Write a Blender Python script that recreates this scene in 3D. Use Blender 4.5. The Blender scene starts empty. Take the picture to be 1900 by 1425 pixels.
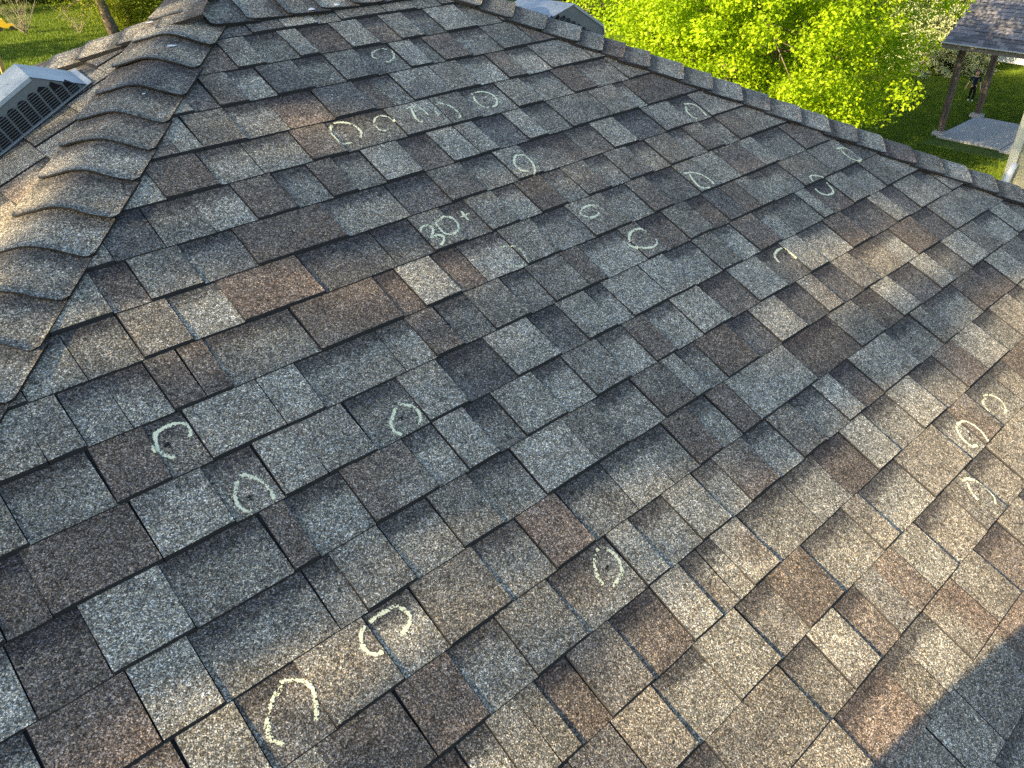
import bpy, bmesh, math, random
import numpy as np
from mathutils import Vector, Matrix
from mathutils.bvhtree import BVHTree

scn = bpy.context.scene
R = math.radians
# ---------------------------------------------------------------- camera
cam_d = bpy.data.cameras.new("camera")
cam_d.sensor_width = 36.0
cam_d.lens = 28.0377
cam_d.clip_start = 0.05
cam_d.clip_end = 600
cam = bpy.data.objects.new("camera", cam_d)
scn.collection.objects.link(cam)
CAMX = (0.7368394, -0.6759458, -0.0128474, -0.3835028, -0.4022505, -0.8313364, 0.5567704, 0.6174884, -0.5556211)
CAMP = (0.000000, -2.625169, 0.406376)
rx, dn, fw = [Vector(CAMX[i * 3:i * 3 + 3]) for i in range(3)]
cam.matrix_world = Matrix(((rx.x, -dn.x, -fw.x, CAMP[0]), (rx.y, -dn.y, -fw.y, CAMP[1]),
                           (rx.z, -dn.z, -fw.z, CAMP[2]), (0, 0, 0, 1)))
scn.camera = cam
# ---------------------------------------------------------------- light
SUN_EL, SUN_AZ = R(20.0), R(-4.0)            # light travels along +X
SUND = Vector((math.cos(SUN_EL) * math.cos(SUN_AZ), math.cos(SUN_EL) * math.sin(SUN_AZ), -math.sin(SUN_EL)))
sun_d = bpy.data.lights.new("sun", 'SUN')
sun_d.energy = 5.0
sun_d.angle = R(0.5)
sun_d.color = (1.0, 0.79, 0.48)
sun = bpy.data.objects.new("sun", sun_d)
scn.collection.objects.link(sun)
sun.rotation_euler = SUND.to_track_quat('-Z', 'Y').to_euler()
world = bpy.data.worlds.new("World")
scn.world = world
world.use_nodes = True
nt = world.node_tree
sky = nt.nodes.new('ShaderNodeTexSky')
sky.sky_type = 'NISHITA'
sky.sun_disc = False
sky.sun_elevation = SUN_EL
sky.sun_rotation = math.atan2(-SUND.x, -SUND.y)
bg = nt.nodes['Background']
nt.links.new(sky.outputs[0], bg.inputs[0])
bg.inputs[1].default_value = 0.10
scn.view_settings.view_transform = 'Standard'
scn.view_settings.look = 'None'
scn.view_settings.exposure = 1.85
scn.view_settings.gamma = 1.0
scn.render.filter_size = 1.0
scn.cycles.use_denoising = False
scn.cycles.denoising_prefilter = 'ACCURATE'
scn.cycles.max_bounces = 6
scn.cycles.transparent_max_bounces = 12

rng = np.random.default_rng(7)
random.seed(7)
GZ = -6.8                                   # ground level below the ridge
TH = R(25.0)
CT, ST = math.cos(TH), math.sin(TH)
EX = 0.143                                  # exposed height of one shingle course

# ---------------------------------------------------------------- object helpers
def setp(o, label=None, cat=None, group=None, kind=None):
    if label: o['label'] = label
    if cat: o['category'] = cat
    if group: o['group'] = group
    if kind: o['kind'] = kind
    return o

def thing(name, loc, label, cat, group=None):
    o = bpy.data.objects.new(name, None)
    scn.collection.objects.link(o)
    o.location = loc
    return setp(o, label, cat, group)

class MB:
    """collects world-space geometry, then links it as ONE mesh object"""
    def __init__(s):
        s.v, s.f, s.m, s.sm = [], [], [], []
        s.col, s.att = None, None
    def add(s, vs, fs, mi=0, smooth=False):
        b = len(s.v)
        s.v += [tuple(p) for p in vs]
        for q in fs:
            s.f.append(tuple(i + b for i in q)); s.m.append(mi); s.sm.append(smooth)
    def box(s, c, size, ax=None, mi=0):
        c = Vector(c); ax = ax or (Vector((1, 0, 0)), Vector((0, 1, 0)), Vector((0, 0, 1)))
        h = [ax[i] * size[i] / 2 for i in range(3)]
        vs = [c + a * h[0] + b * h[1] + d * h[2] for a in (-1, 1) for b in (-1, 1) for d in (-1, 1)]
        s.add(vs, [(0, 1, 3, 2), (4, 6, 7, 5), (0, 4, 5, 1), (2, 3, 7, 6), (0, 2, 6, 4), (1, 5, 7, 3)], mi)
    def prism(s, poly, ext, mi=0, smooth=False):
        n = len(poly); a = [Vector(q) for q in poly]; b = [q + Vector(ext) for q in a]
        fs = [tuple(range(n))[::-1], tuple(range(n, 2 * n))] + [(i, (i + 1) % n, n + (i + 1) % n, n + i) for i in range(n)]
        s.add(a + b, fs, mi, smooth)
    def tube(s, pts, rad, seg=8, mi=0, cap=True):
        pts = [Vector(q) for q in pts]; n = len(pts)
        rad = rad if hasattr(rad, '__len__') else [rad] * n
        up = Vector((0.31, 0.17, 0.93)); vs = []
        for i in range(n):
            d = (pts[min(i + 1, n - 1)] - pts[max(i - 1, 0)]).normalized()
            a = d.cross(up); a = a.normalized() if a.length > 1e-4 else Vector((1, 0, 0)); b = d.cross(a)
            for j in range(seg):
                t = 2 * math.pi * j / seg
                vs.append(pts[i] + a * math.cos(t) * rad[i] + b * math.sin(t) * rad[i])
        fs = [(i * seg + j, i * seg + (j + 1) % seg, (i + 1) * seg + (j + 1) % seg, (i + 1) * seg + j) for i in range(n - 1) for j in range(seg)]
        s.add(vs, fs, mi, True)
        if cap:
            b = len(s.v) - len(vs)
            s.f.append(tuple(b + j for j in range(seg))[::-1]); s.m.append(mi); s.sm.append(False)
            s.f.append(tuple(b + (n - 1) * seg + j for j in range(seg))); s.m.append(mi); s.sm.append(False)
    def build(s, name, mats, parent=None, bevel=0):
        me = bpy.data.meshes.new(name)
        me.from_pydata(s.v, [], s.f)
        for m in (mats if isinstance(mats, (list, tuple)) else [mats]): me.materials.append(m)
        me.polygons.foreach_set('material_index', s.m)
        me.polygons.foreach_set('use_smooth', s.sm)
        me.update()
        o = bpy.data.objects.new(name, me)
        scn.collection.objects.link(o)
        if parent is not None:
            o.parent = parent
            w = Vector((0, 0, 0)); q = parent
            while q is not None: w += q.location; q = q.parent
            o.location = -w
        if bevel:
            b = o.modifiers.new('bevel', 'BEVEL'); b.width = bevel; b.segments = 2; b.limit_method = 'ANGLE'
        return o

# ---------------------------------------------------------------- material helpers
def newmat(name):
    m = bpy.data.materials.new(name); m.use_nodes = True
    n = m.node_tree; b = n.nodes['Principled BSDF']
    return m, n, b
def N(n, t, **kw):
    o = n.nodes.new(t)
    for k, v in kw.items():
        if k in o.inputs.keys() if isinstance(k, str) else False: o.inputs[k].default_value = v
        else: setattr(o, k, v)
    return o
def L(n, a, b): n.links.new(a, b)
def ramp(n, fac, stops, interp='LINEAR'):
    r = n.nodes.new('ShaderNodeValToRGB'); r.color_ramp.interpolation = interp
    e = r.color_ramp.elements
    while len(e) < len(stops): e.new(0.5)
    for i, (p, c) in enumerate(stops):
        e[i].position = p; e[i].color = (c, c, c, 1) if not hasattr(c, '__len__') else (*c, 1)
    L(n, fac, r.inputs[0]); return r.outputs[0]
def mixc(n, fac, a, b, mode='MIX'):
    x = n.nodes.new('ShaderNodeMix'); x.data_type = 'RGBA'; x.blend_type = mode
    if isinstance(fac, (int, float)): x.inputs[0].default_value = fac
    else: L(n, fac, x.inputs[0])
    for s_, i in ((a, 6), (b, 7)):
        if hasattr(s_, 'links'): L(n, s_, x.inputs[i])
        else: x.inputs[i].default_value = (*s_, 1)
    return x.outputs[2]
def mth(n, op, a, b=0.0, c=None):
    x = n.nodes.new('ShaderNodeMath'); x.operation = op
    for i, s_ in enumerate((a, b) if c is None else (a, b, c)):
        if hasattr(s_, 'links'): L(n, s_, x.inputs[i])
        else: x.inputs[i].default_value = s_
    return x.outputs[0]
def noise(n, vec, scale, detail=2.0, rough=0.5):
    x = n.nodes.new('ShaderNodeTexNoise'); x.inputs['Scale'].default_value = scale
    x.inputs['Detail'].default_value = detail; x.inputs['Roughness'].default_value = rough
    if vec is not None: L(n, vec, x.inputs['Vector'])
    return x
def coords(n): return n.nodes.new('ShaderNodeTexCoord').outputs['Object']

def granule_nodes(n, vec, base):
    """multiply a tone by ceramic-granule speckle at three sizes"""
    out = base
    for sc, lo, hi, seedoff in ((540.0, 0.40, 1.9, 0.0), (310.0, 0.66, 1.42, 3.7), (140.0, 0.92, 1.08, 9.1)):
        vo = n.nodes.new('ShaderNodeTexVoronoi'); vo.inputs['Scale'].default_value = sc
        ad = n.nodes.new('ShaderNodeVectorMath'); ad.operation = 'ADD'; L(n, vec, ad.inputs[0]); ad.inputs[1].default_value = (seedoff, seedoff, seedoff)
        L(n, ad.outputs[0], vo.inputs['Vector'])
        sp = n.nodes.new('ShaderNodeSeparateColor'); L(n, vo.outputs['Color'], sp.inputs[0])
        k = ramp(n, sp.outputs[0], [(0.0, lo * 0.7), (0.35, lo * 1.25), (0.72, 1.05), (0.9, hi), (1.0, hi * 1.25)])
        out = mixc(n, 1.0, out, k, 'MULTIPLY')
        if sc == 310.0:
            w = ramp(n, sp.outputs[1], [(0.0, (0.88, 0.97, 1.12)), (0.5, (1, 1, 1)), (1.0, (1.1, 1.0, 0.86))])
            out = mixc(n, 1.0, out, w, 'MULTIPLY')
    return out

def shingle_mat():
    m, n, b = newmat('asphalt_shingle_granules')
    vec = coords(n)
    c = n.nodes.new('ShaderNodeAttribute'); c.attribute_name = 'tone'
    a = n.nodes.new('ShaderNodeAttribute'); a.attribute_name = 'band'
    sp = n.nodes.new('ShaderNodeSeparateColor'); L(n, a.outputs['Color'], sp.inputs[0])
    nz = noise(n, vec, 60, 3, 0.6)
    edge = mth(n, 'ADD', sp.outputs[0], mth(n, 'MULTIPLY', mth(n, 'SUBTRACT', nz.outputs[0], 0.5), 0.45))
    mask = mth(n, 'MULTIPLY', ramp(n, edge, [(0.16, 1.0), (0.40, 0.0)]), sp.outputs[1])
    big = noise(n, vec, 14, 3, 0.55)
    tone = mixc(n, 1.0, c.outputs['Color'], ramp(n, big.outputs[0], [(0.25, 0.80), (0.75, 1.22)]), 'MULTIPLY')
    big2 = noise(n, vec, 2.3, 3, 0.6)
    tone = mixc(n, 1.0, tone, ramp(n, big2.outputs[0], [(0.3, 0.88), (0.7, 1.1)]), 'MULTIPLY')
    med = noise(n, vec, 42, 2, 0.6)
    tone = mixc(n, 1.0, tone, ramp(n, med.outputs[0], [(0.25, 0.84), (0.75, 1.18)]), 'MULTIPLY')
    tone = mixc(n, mth(n, 'MULTIPLY', mask, 0.74), tone, (0.040, 0.038, 0.042))
    col = granule_nodes(n, vec, tone)
    L(n, col, b.inputs['Base Color'])
    b.inputs['Roughness'].default_value = 0.88
    b.inputs['Specular IOR Level'].default_value = 0.22
    vb = n.nodes.new('ShaderNodeTexVoronoi'); vb.inputs['Scale'].default_value = 330
    L(n, vec, vb.inputs['Vector'])
    bu = n.nodes.new('ShaderNodeBump'); bu.inputs['Strength'].default_value = 0.55; bu.inputs['Distance'].default_value = 0.0014
    bu.invert = True
    L(n, vb.outputs['Distance'], bu.inputs['Height'])
    b2 = n.nodes.new('ShaderNodeBump'); b2.inputs['Strength'].default_value = 0.35; b2.inputs['Distance'].default_value = 0.0015
    L(n, noise(n, vec, 60, 3).outputs[0], b2.inputs['Height']); L(n, bu.outputs[0], b2.inputs['Normal'])
    L(n, b2.outputs[0], b.inputs['Normal'])
    return m

def plain(name, col, rough=0.6, metal=0.0, var=0.12, sc=8.0, bump=0.0, spec=0.4, bsc=None):
    m, n, b = newmat(name); vec = coords(n)
    nz = noise(n, vec, sc, 4, 0.6)
    L(n, mixc(n, 1.0, col, ramp(n, nz.outputs[0], [(0.3, 1 - var), (0.7, 1 + var)]), 'MULTIPLY'), b.inputs['Base Color'])
    b.inputs['Roughness'].default_value = rough; b.inputs['Metallic'].default_value = metal
    b.inputs['Specular IOR Level'].default_value = spec
    if bump:
        bu = n.nodes.new('ShaderNodeBump'); bu.inputs['Distance'].default_value = bump; bu.inputs['Strength'].default_value = 0.8
        L(n, noise(n, vec, bsc or sc * 6, 4, 0.6).outputs[0], bu.inputs['Height']); L(n, bu.outputs[0], b.inputs['Normal'])
    return m

M_SH = shingle_mat()
M_EDGE = plain('asphalt_edge_and_shadow_line', (0.018, 0.018, 0.02), 0.85, var=0.3, sc=90)  # cut asphalt, also drawn wide as shadow lines between courses and beside caps

def chalk_mat():
    m, n, b = newmat('yellow_chalk')
    vec = coords(n)
    vo = n.nodes.new('ShaderNodeTexVoronoi'); vo.inputs['Scale'].default_value = 400; L(n, vec, vo.inputs['Vector'])
    sp = n.nodes.new('ShaderNodeSeparateColor'); L(n, vo.outputs['Color'], sp.inputs[0])
    v2 = n.nodes.new('ShaderNodeTexVoronoi'); v2.inputs['Scale'].default_value = 190; L(n, vec, v2.inputs['Vector'])
    s2 = n.nodes.new('ShaderNodeSeparateColor'); L(n, v2.outputs['Color'], s2.inputs[0])
    at = n.nodes.new('ShaderNodeAttribute'); at.attribute_name = 'cover'
    cv = mth(n, 'ADD', mth(n, 'MULTIPLY', sp.outputs[0], 0.5), mth(n, 'MULTIPLY', s2.outputs[0], 0.5))
    L(n, mth(n, 'LESS_THAN', cv, at.outputs['Fac']), b.inputs['Alpha'])
    b.inputs['Base Color'].default_value = (0.84, 0.83, 0.56, 1)
    b.inputs['Roughness'].default_value = 0.95; b.inputs['Specular IOR Level'].default_value = 0.1
    return m
M_CHALK = chalk_mat()

# ---------------------------------------------------------------- the shingled hip roof
HL, HLS = 7.30, 0.955                        # crest of the left hip on the front slope: u = HL - HLS*v
HR, HRS = 14.38, 0.876                       # crest of the right hip: u = HR + HRS*v
VR = -0.25                                   # ridge
VE = 30.0                                    # eave course
RL, RR = HLS / CT, HRS / CT
TL, TR = math.tan(TH) / RL, math.tan(TH) / RR
def fp(u, v, h=0.0):                         # front slope: u along the courses, v down the slope (in courses), h above
    return Vector((u * EX, -v * EX * CT - h * ST, -v * EX * ST + h * CT))
AL = fp(HL - HLS * VR, VR); AR = fp(HR + HRS * VR, VR)

class Frame:
    def __init__(s, o, U, t):                # U horizontal, t = tan(pitch)
        s.U = Vector(U); out = Vector((s.U.y, -s.U.x, 0)); out.normalize()
        d = Vector((out.x, out.y, -t)); s.e = EX * ST * math.sqrt(1 + t * t) / t
        s.V = d.normalized(); s.N = s.U.cross(s.V) * -1
        s.o = Vector(o)
    def p(s, u, v, h=0.0): return s.o + s.U * (u * EX) + s.V * ((v - VR) * s.e) + s.N * h

class FrontFrame(Frame):
    def __init__(s):
        s.U = Vector((1, 0, 0)); s.V = Vector((0, -CT, -ST)); s.N = Vector((0, -ST, CT)); s.e = EX
    def p(s, u, v, h=0.0): return fp(u, v, h)

TONE = {'L': (0.335, 0.306, 0.242), 'M': (0.248, 0.226, 0.180), 'D': (0.160, 0.147, 0.128),
        'B': (0.188, 0.152, 0.118), 'R': (0.215, 0.165, 0.125), 'K': (0.250, 0.218, 0.168)}
VK = [-0.3, 0.966, 1.985, 3.001, 4.027, 5.001, 6.033, 7.002, 7.985, 9.019, 9.999, 11.001, 12.011, 12.997, 13.999, 14.986, 15.997, 16.985, 17.994, 19.01, 20, 21] + list(range(22, 31))
TILES = {
    0: "8.37D+ 9.16L+ 9.99M- 10.61M+ 11.89L+ 13.56M+",
    1: "7.48L+ 8.12M- 8.94L+ 9.42B- 10.26L+ 11.02B- 11.62M+ 12.31M- 12.95L+",
    2: "6.55M+ 7.16L- 7.81D+ 8.67M- 9.45L+ 10.26M- 11.17L+ 11.79M- 12.16B+ 13.00M- 14.00M+ 15.07B+",
    3: "5.23L+ 5.69K+ 7.48R- 8.51D+ 9.52B- 9.99M- 10.52L+ 11.61K+ 12.43L- 13.34B+ 13.94L- 14.78M+ 16.27M+",
    4: "4.50B+ 5.49L- 6.36L- 7.40R+ 8.18K- 9.65L+ 10.85M+ 11.71M- 12.80K+ 13.61M- 14.65B+ 15.48M- 16.67M+",
    5: "3.16D- 3.99M- 4.87L- 5.66B+ 6.47M- 7.20B+ 7.75M- 8.42L+ 9.31B- 10.11L+ 10.84L+ 11.37D- 12.26L+ 12.85M- 13.65M+ 15.06K+ 16.01L- 16.37B+ 17.75B+",
    6: "2.70B- 3.29M+ 4.15L- 5.12B+ 8.30D- 10.21M- 11.11M+ 11.84B- 13.27M- 14.15L+ 15.00D- 16.04L+ 17.10M- 17.91L+",
    7: "1.90M- 2.72K+ 3.48L- 4.33R+ 7.31D- 8.16M+ 8.93M- 9.56M+ 10.31L- 10.95B+ 11.71M- 12.33K+ 13.08M- 13.72L+ 14.51M- 15.16K+ 16.02M- 16.61B+ 17.32M- 17.97B+ 18.77M+ 19.59M+",
    8: "0.95M+ 1.45M- 2.07L- 2.67B+ 3.15B+ 3.57M- 6.69R- 7.19L+ 8.00R- 8.61L- 9.64M+ 10.55L- 11.57K+ 12.69M- 13.47B+ 14.15D- 15.14M+ 15.93L+ 16.77B+ 17.81L+ 18.43M- 19.68B+",
    9: "0.33M- 1.41B+ 2.15L- 2.73L+ 3.89L+ 4.55L- 6.06L- 6.70B+ 7.31M- 8.02K+ 8.88M- 9.52K+ 10.46B+ 10.98L- 12.21K+ 12.80B- 13.63M+ 14.49B- 15.11D+ 15.78B+ 16.40L+ 16.93L- 17.52M- 18.30K+ 19.68M+",
    10: "0.20B+ 1.53L+ 2.52L- 3.27L+ 3.97M+ 4.81M- 5.82L+ 6.63D- 7.69L+ 8.76M- 9.48L+ 10.27L- 10.75L+ 11.87L+ 12.67M- 13.62K+ 14.35L- 15.04B+ 15.93L- 16.52M- 17.77L+ 18.24B- 19.22L+ 20.02L- 20.93K+ 21.88L+",
    11: "-0.37B- 0.45L+ 1.45M- 2.82B+ 3.20M- 4.11B+ 5.24L- 5.82L+ 6.46D- 7.04L+ 7.99L- 8.71M+ 9.63L- 10.34B+ 10.96L- 11.78L+ 12.26L+ 12.74B- 13.72L+ 14.80K- 15.75L+ 16.50L- 17.65B+ 18.51D- 19.84L+ 20.52D- 21.20L+ 22.36M- 23.03L+",
    12: "-0.52R+ 0.56L+ 1.31M- 2.88M- 3.31M+ 4.12L- 4.97M+ 5.73M- 6.62L+ 7.78M+ 8.56L- 9.55B+ 10.43M+ 10.86M- 11.42B+ 12.46D- 14.24D- 15.10L+ 15.71D- 16.59K+ 17.37K- 18.61L- 19.33B+ 20.51D- 22.63M+ 23.55M-",
    13: "0.65L+ 1.37K- 2.19K+ 3.20L- 3.94K+ 5.05M- 5.93R+ 6.77M- 7.78L- 8.69M- 9.37B+ 10.06L- 10.65B+ 11.23M+ 14.97M+ 16.01B- 16.87L+ 17.73D- 18.80L+ 19.60K- 21.59K+ 22.45L- 23.53L+",
    14: "1.89D+ 2.99R+ 3.83L- 5.67L- 6.96L+ 7.49L- 8.33L+ 9.10L- 9.69B+ 10.57L- 11.35B+ 12.13M- 12.97L+ 13.59B- 14.36L+ 15.94M- 17.10M+ 17.80M- 19.26B+ 20.46B- 22.24M+",
    15: "3.23L- 3.71M+ 4.22M+ 4.59B- 5.18D+ 6.05B- 6.97L+ 7.65M- 8.10M- 8.49L+ 9.22M- 10.53L- 11.53B- 12.53L+ 13.38M- 14.38L+ 15.38K- 16.47R+",
    16: "4.32D+ 5.11K+ 5.94M- 6.91L+ 7.94K- 8.75B+ 9.79M- 11.14K+ 11.71L- 13.09K+ 14.69L- 15.37B+ 16.25M-",
    17: "6.04K+ 6.51K+ 7.83K- 8.60L+ 9.39B- 10.06M+ 10.67B+ 11.34L+ 12.21K- 13.45K+ 13.87M+ 14.34K- 15.35K+",
    18: "7.93R- 9.31K- 9.94L- 10.81R+ 11.87K+ 12.83B- 13.87K+",
    19: "8.69K+ 9.13L+ 10.09K+ 11.68R+",
}
def rand_code(r, prev):
    while True:
        c = r.choice(['L', 'L', 'L', 'M', 'M', 'M', 'D', 'B', 'K', 'K'])
        if c != prev[0]: return c
def course_tiles(k, ua, ub, r, table):
    base = []
    if table and k in table:
        for t in table[k].split(): base.append((float(t[:-2]), t[-2:]))
    segs = []; u = ua; code = 'M+'
    marks = [b for b in base if ua < b[0] < ub]
    first = marks[0][0] if marks else ub + 9
    last = marks[-1][0] if marks else ub + 9
    cuts = []
    u = ua; sl = r.random() < 0.5; c = r.choice('LMDB')
    while u < min(first - 0.45, ub):
        cuts.append((u, c + ('-' if sl else '+'))); u += r.uniform(0.65, 1.9); sl = not sl; c = rand_code(r, c)
    cuts = [q for q in cuts if q[0] < first - 0.45]
    if not cuts: cuts = [(ua, 'M-')]
    cuts += marks
    if marks:
        u = last + r.uniform(0.8, 1.5)
        while u < ub: cuts.append((u, c + ('-' if sl else '+'))); u += r.uniform(0.65, 1.8); sl = not sl; c = rand_code(r, c)
    res = []
    for i, (u0, cd) in enumerate(cuts):
        u1 = cuts[i + 1][0] if i + 1 < len(cuts) else ub
        if u1 - u0 > 1.6:
            mid = u0 + (u1 - u0) * r.uniform(0.42, 0.58)
            res.append((u0, mid, cd)); res.append((mid, u1, rand_code(r, cd[0]) + ('-' if cd[1] == '+' else '+')))
        else: res.append((u0, u1, cd))
    return res

def vnoise(x, y, seed=0):
    def h(i, j):
        q = (i * 374761393 + j * 668265263 + seed * 1442695041) & 0xffffffff
        q = ((q ^ (q >> 13)) * 1274126177) & 0xffffffff
        return ((q ^ (q >> 16)) & 0xffff) / 65535.0
    i, j = math.floor(x), math.floor(y); a, b = x - i, y - j
    a = a * a * (3 - 2 * a); b = b * b * (3 - 2 * b)
    return (h(i, j) * (1 - a) + h(i + 1, j) * a) * (1 - b) + (h(i, j + 1) * (1 - a) + h(i + 1, j + 1) * a) * b

def slope_mesh(name, fr, lim_a, lim_b, cutters, parent, table=None, seed=1, label=None, fine=True, vks=VK, vend=30):
    r = random.Random(seed)
    V, F, MI, COL, BND = [], [], [], [], []
    def grid(u0, u1, vt, vb, ht, hb, code, ci, k, slot, skirt, jit):
        nu = max(2, int(math.ceil((u1 - u0) / (0.28 if fine else 0.8))))
        nv = 5 if fine else 3
        main = TONE[code]; alt = TONE[r.choice('LMDBK')]
        two = r.random() < 0.6; off = r.random() * 50; br = r.uniform(0.84, 1.14)
        b = len(V)
        for j in range(nv + 1):
            t = j / nv; v = vt + (vb - vt) * t
            for i in range(nu + 1):
                s_ = i / nu; u = u0 + (u1 - u0) * s_
                uu = u + (v - vb) * jit
                wob = (vnoise(u * 1.7, k * 7.3, seed) - 0.5) * 0.016 * t + (vnoise(u * 6.1, k * 3.1, seed + 5) - 0.5) * 0.010 * t
                h = ht + (hb - ht) * t + (vnoise(u * 0.9, v * 0.9, seed + 9) - 0.5) * 0.002
                V.append(fr.p(uu, v + wob, h))
                m_ = 0.0
                if two: m_ = min(1, max(0, (vnoise(u * 1.1 + off, v * 1.3 + off, seed + 3) - 0.42) * 2.6)) * 0.75
                q = br * (0.93 + 0.14 * vnoise(u * 3 + off, v * 3, seed + 4))
                COL.append([(main[z] * (1 - m_) + alt[z] * m_) * q for z in range(3)] + [1])
                BND.append([max(0.0, (v - vks[k]) / (vb - vks[k])), 1.0 if slot else 0.0, 0, 1])
        w = nu + 1
        for j in range(nv):
            for i in range(nu):
                F.append((b + j * w + i, b + (j + 1) * w + i, b + (j + 1) * w + i + 1, b + j * w + i + 1)); MI.append(0)
        # skirt: cut edges on butt and sides, splayed to draw dark shadow lines too
        def strip(idx, off):
            b2 = len(V)
            for q in idx:
                V.append(V[q] - fr.N * skirt + off); COL.append([0.02, 0.02, 0.02, 1]); BND.append([1, 0, 0, 1])
            for q in range(len(idx) - 1):
                F.append((idx[q], b2 + q, b2 + q + 1, idx[q + 1])); MI.append(1)
        strip([b + nv * w + i for i in range(nu + 1)], fr.V * 0.0032)
        strip([b + j * w for j in range(nv + 1)], fr.U * -0.0011)
        strip([b + j * w + nu for j in range(nv, -1, -1)], fr.U * 0.0011)
    for k in range(0, vend):
        vt, vb = vks[k] - 0.10, vks[k + 1]
        tl = course_tiles(k, lim_a(vb) - 1.5, lim_b(vb) + 1.5, r, table)
        for n_, (u0, u1, cd) in enumerate(tl):
            c = cd[0]; slot = cd[1] == '-'
            g = 0.012 if r.random() < 0.3 else 0.008
            jit = r.uniform(-0.025, 0.025)
            # base layer, visible in the slots
            grid(u0 + 0.009, u1 - 0.009, vt, vb, 0.0006, 0.0060, c if slot else 'M', 0, k, slot, 0.0060, jit)
            if not slot:
                grid(u0 + g, u1 - g, vt, vb - 0.020, 0.0026, 0.0104, c, 0, k, False, 0.0046, jit)
    # dark underlayment sheet
    b = len(V)
    for (u, v) in ((lim_a(VE) - 2, VR - 0.3), (lim_b(VE) + 2, VR - 0.3), (lim_b(VE) + 2, vks[vend]), (lim_a(VE) - 2, vks[vend])):
        V.append(fr.p(u, v, -0.0015)); COL.append([0.02, 0.02, 0.02, 1]); BND.append([1, 0, 0, 1])
    F.append((b, b + 3, b + 2, b + 1)); MI.append(1)
    me = bpy.data.meshes.new(name); me.from_pydata([tuple(q) for q in V], [], F)
    me.materials.append(M_SH); me.materials.append(M_EDGE)
    me.polygons.foreach_set('material_index', MI)
    ca = me.color_attributes.new('tone', 'FLOAT_COLOR', 'POINT'); ca.data.foreach_set('color', np.array(COL, dtype=np.float32).ravel())
    cb = me.color_attributes.new('band', 'FLOAT_COLOR', 'POINT'); cb.data.foreach_set('color', np.array(BND, dtype=np.float32).ravel())
    bm = bmesh.new(); bm.from_mesh(me)
    for co, no in cutters:
        bmesh.ops.bisect_plane(bm, geom=bm.verts[:] + bm.edges[:] + bm.faces[:], plane_co=co, plane_no=no, clear_outer=True)
    bm.to_mesh(me); bm.free(); me.update()
    o = bpy.data.objects.new(name, me); scn.collection.objects.link(o)
    o.parent = parent; w = parent.location; o.location = -w
    if label: o['label'] = label
    return o

HOUSE_C = Vector((AL.x * 0.5 + AR.x * 0.5, AL.y, GZ))
house = thing('house', HOUSE_C, 'house under the grey and brown asphalt shingle hip roof marked with chalk, filling the photo', 'house')
F_FRONT = FrontFrame()
F_LEFT = Frame(AL, (0, -1, 0), TL)
F_RIGHT = Frame(AR, (0, 1, 0), TR)
F_BACK = Frame(AL, (-1, 0, 0), math.tan(TH))
hfl = Vector((-RL, -1, 0)); hfr = Vector((RR, -1, 0)); hbl = Vector((-RL, 1, 0)); hbr = Vector((RR, 1, 0))
def perp(a): return Vector((a.y, -a.x, 0))
def cutter(o, d, keep):
    n = perp(d)
    if n.dot(keep - o) > 0: n = -n
    return (o, n)
kf = Vector((1.5, -2, 0)); kl = Vector((-2, 0, 0)); kr = Vector((5, 0, 0)); kb = Vector((1.5, 2, 0))
front = slope_mesh('roof_slope', F_FRONT, lambda v: HL - HLS * v, lambda v: HR + HRS * v,
                   [cutter(AL, hfl, kf), cutter(AR, hfr, kf), ((0, AL.y, 0), (0, 1, 0))], house, TILES, 1,
                   'broad front roof slope covered with chalk circles')
dl = RL ** -1
slope_mesh('roof_slope', F_LEFT, lambda v: -(v - VR) * CT, lambda v: (v - VR) * CT,
           [cutter(AL, hfl, kl), cutter(AL, hbl, kl)], house, None, 2, 'roof slope left of the near hip, carrying the louvred vent')
slope_mesh('roof_slope', F_RIGHT, lambda v: -(v - VR) * CT, lambda v: (v - VR) * CT,
           [cutter(AR, hfr, kr), cutter(AR, hbr, kr)], house, None, 3, 'roof slope falling away behind the right hip', fine=False)
slope_mesh('roof_slope', F_BACK, lambda v: -(v - VR) * CT * RR - 6.7, lambda v: (v - VR) * CT * RL,
           [cutter(AL, hbl, kb), cutter(AR, hbr, kb), ((0, AL.y, 0), (0, -1, 0))], house, None, 4, 'roof slope behind the ridge', fine=False)

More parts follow.
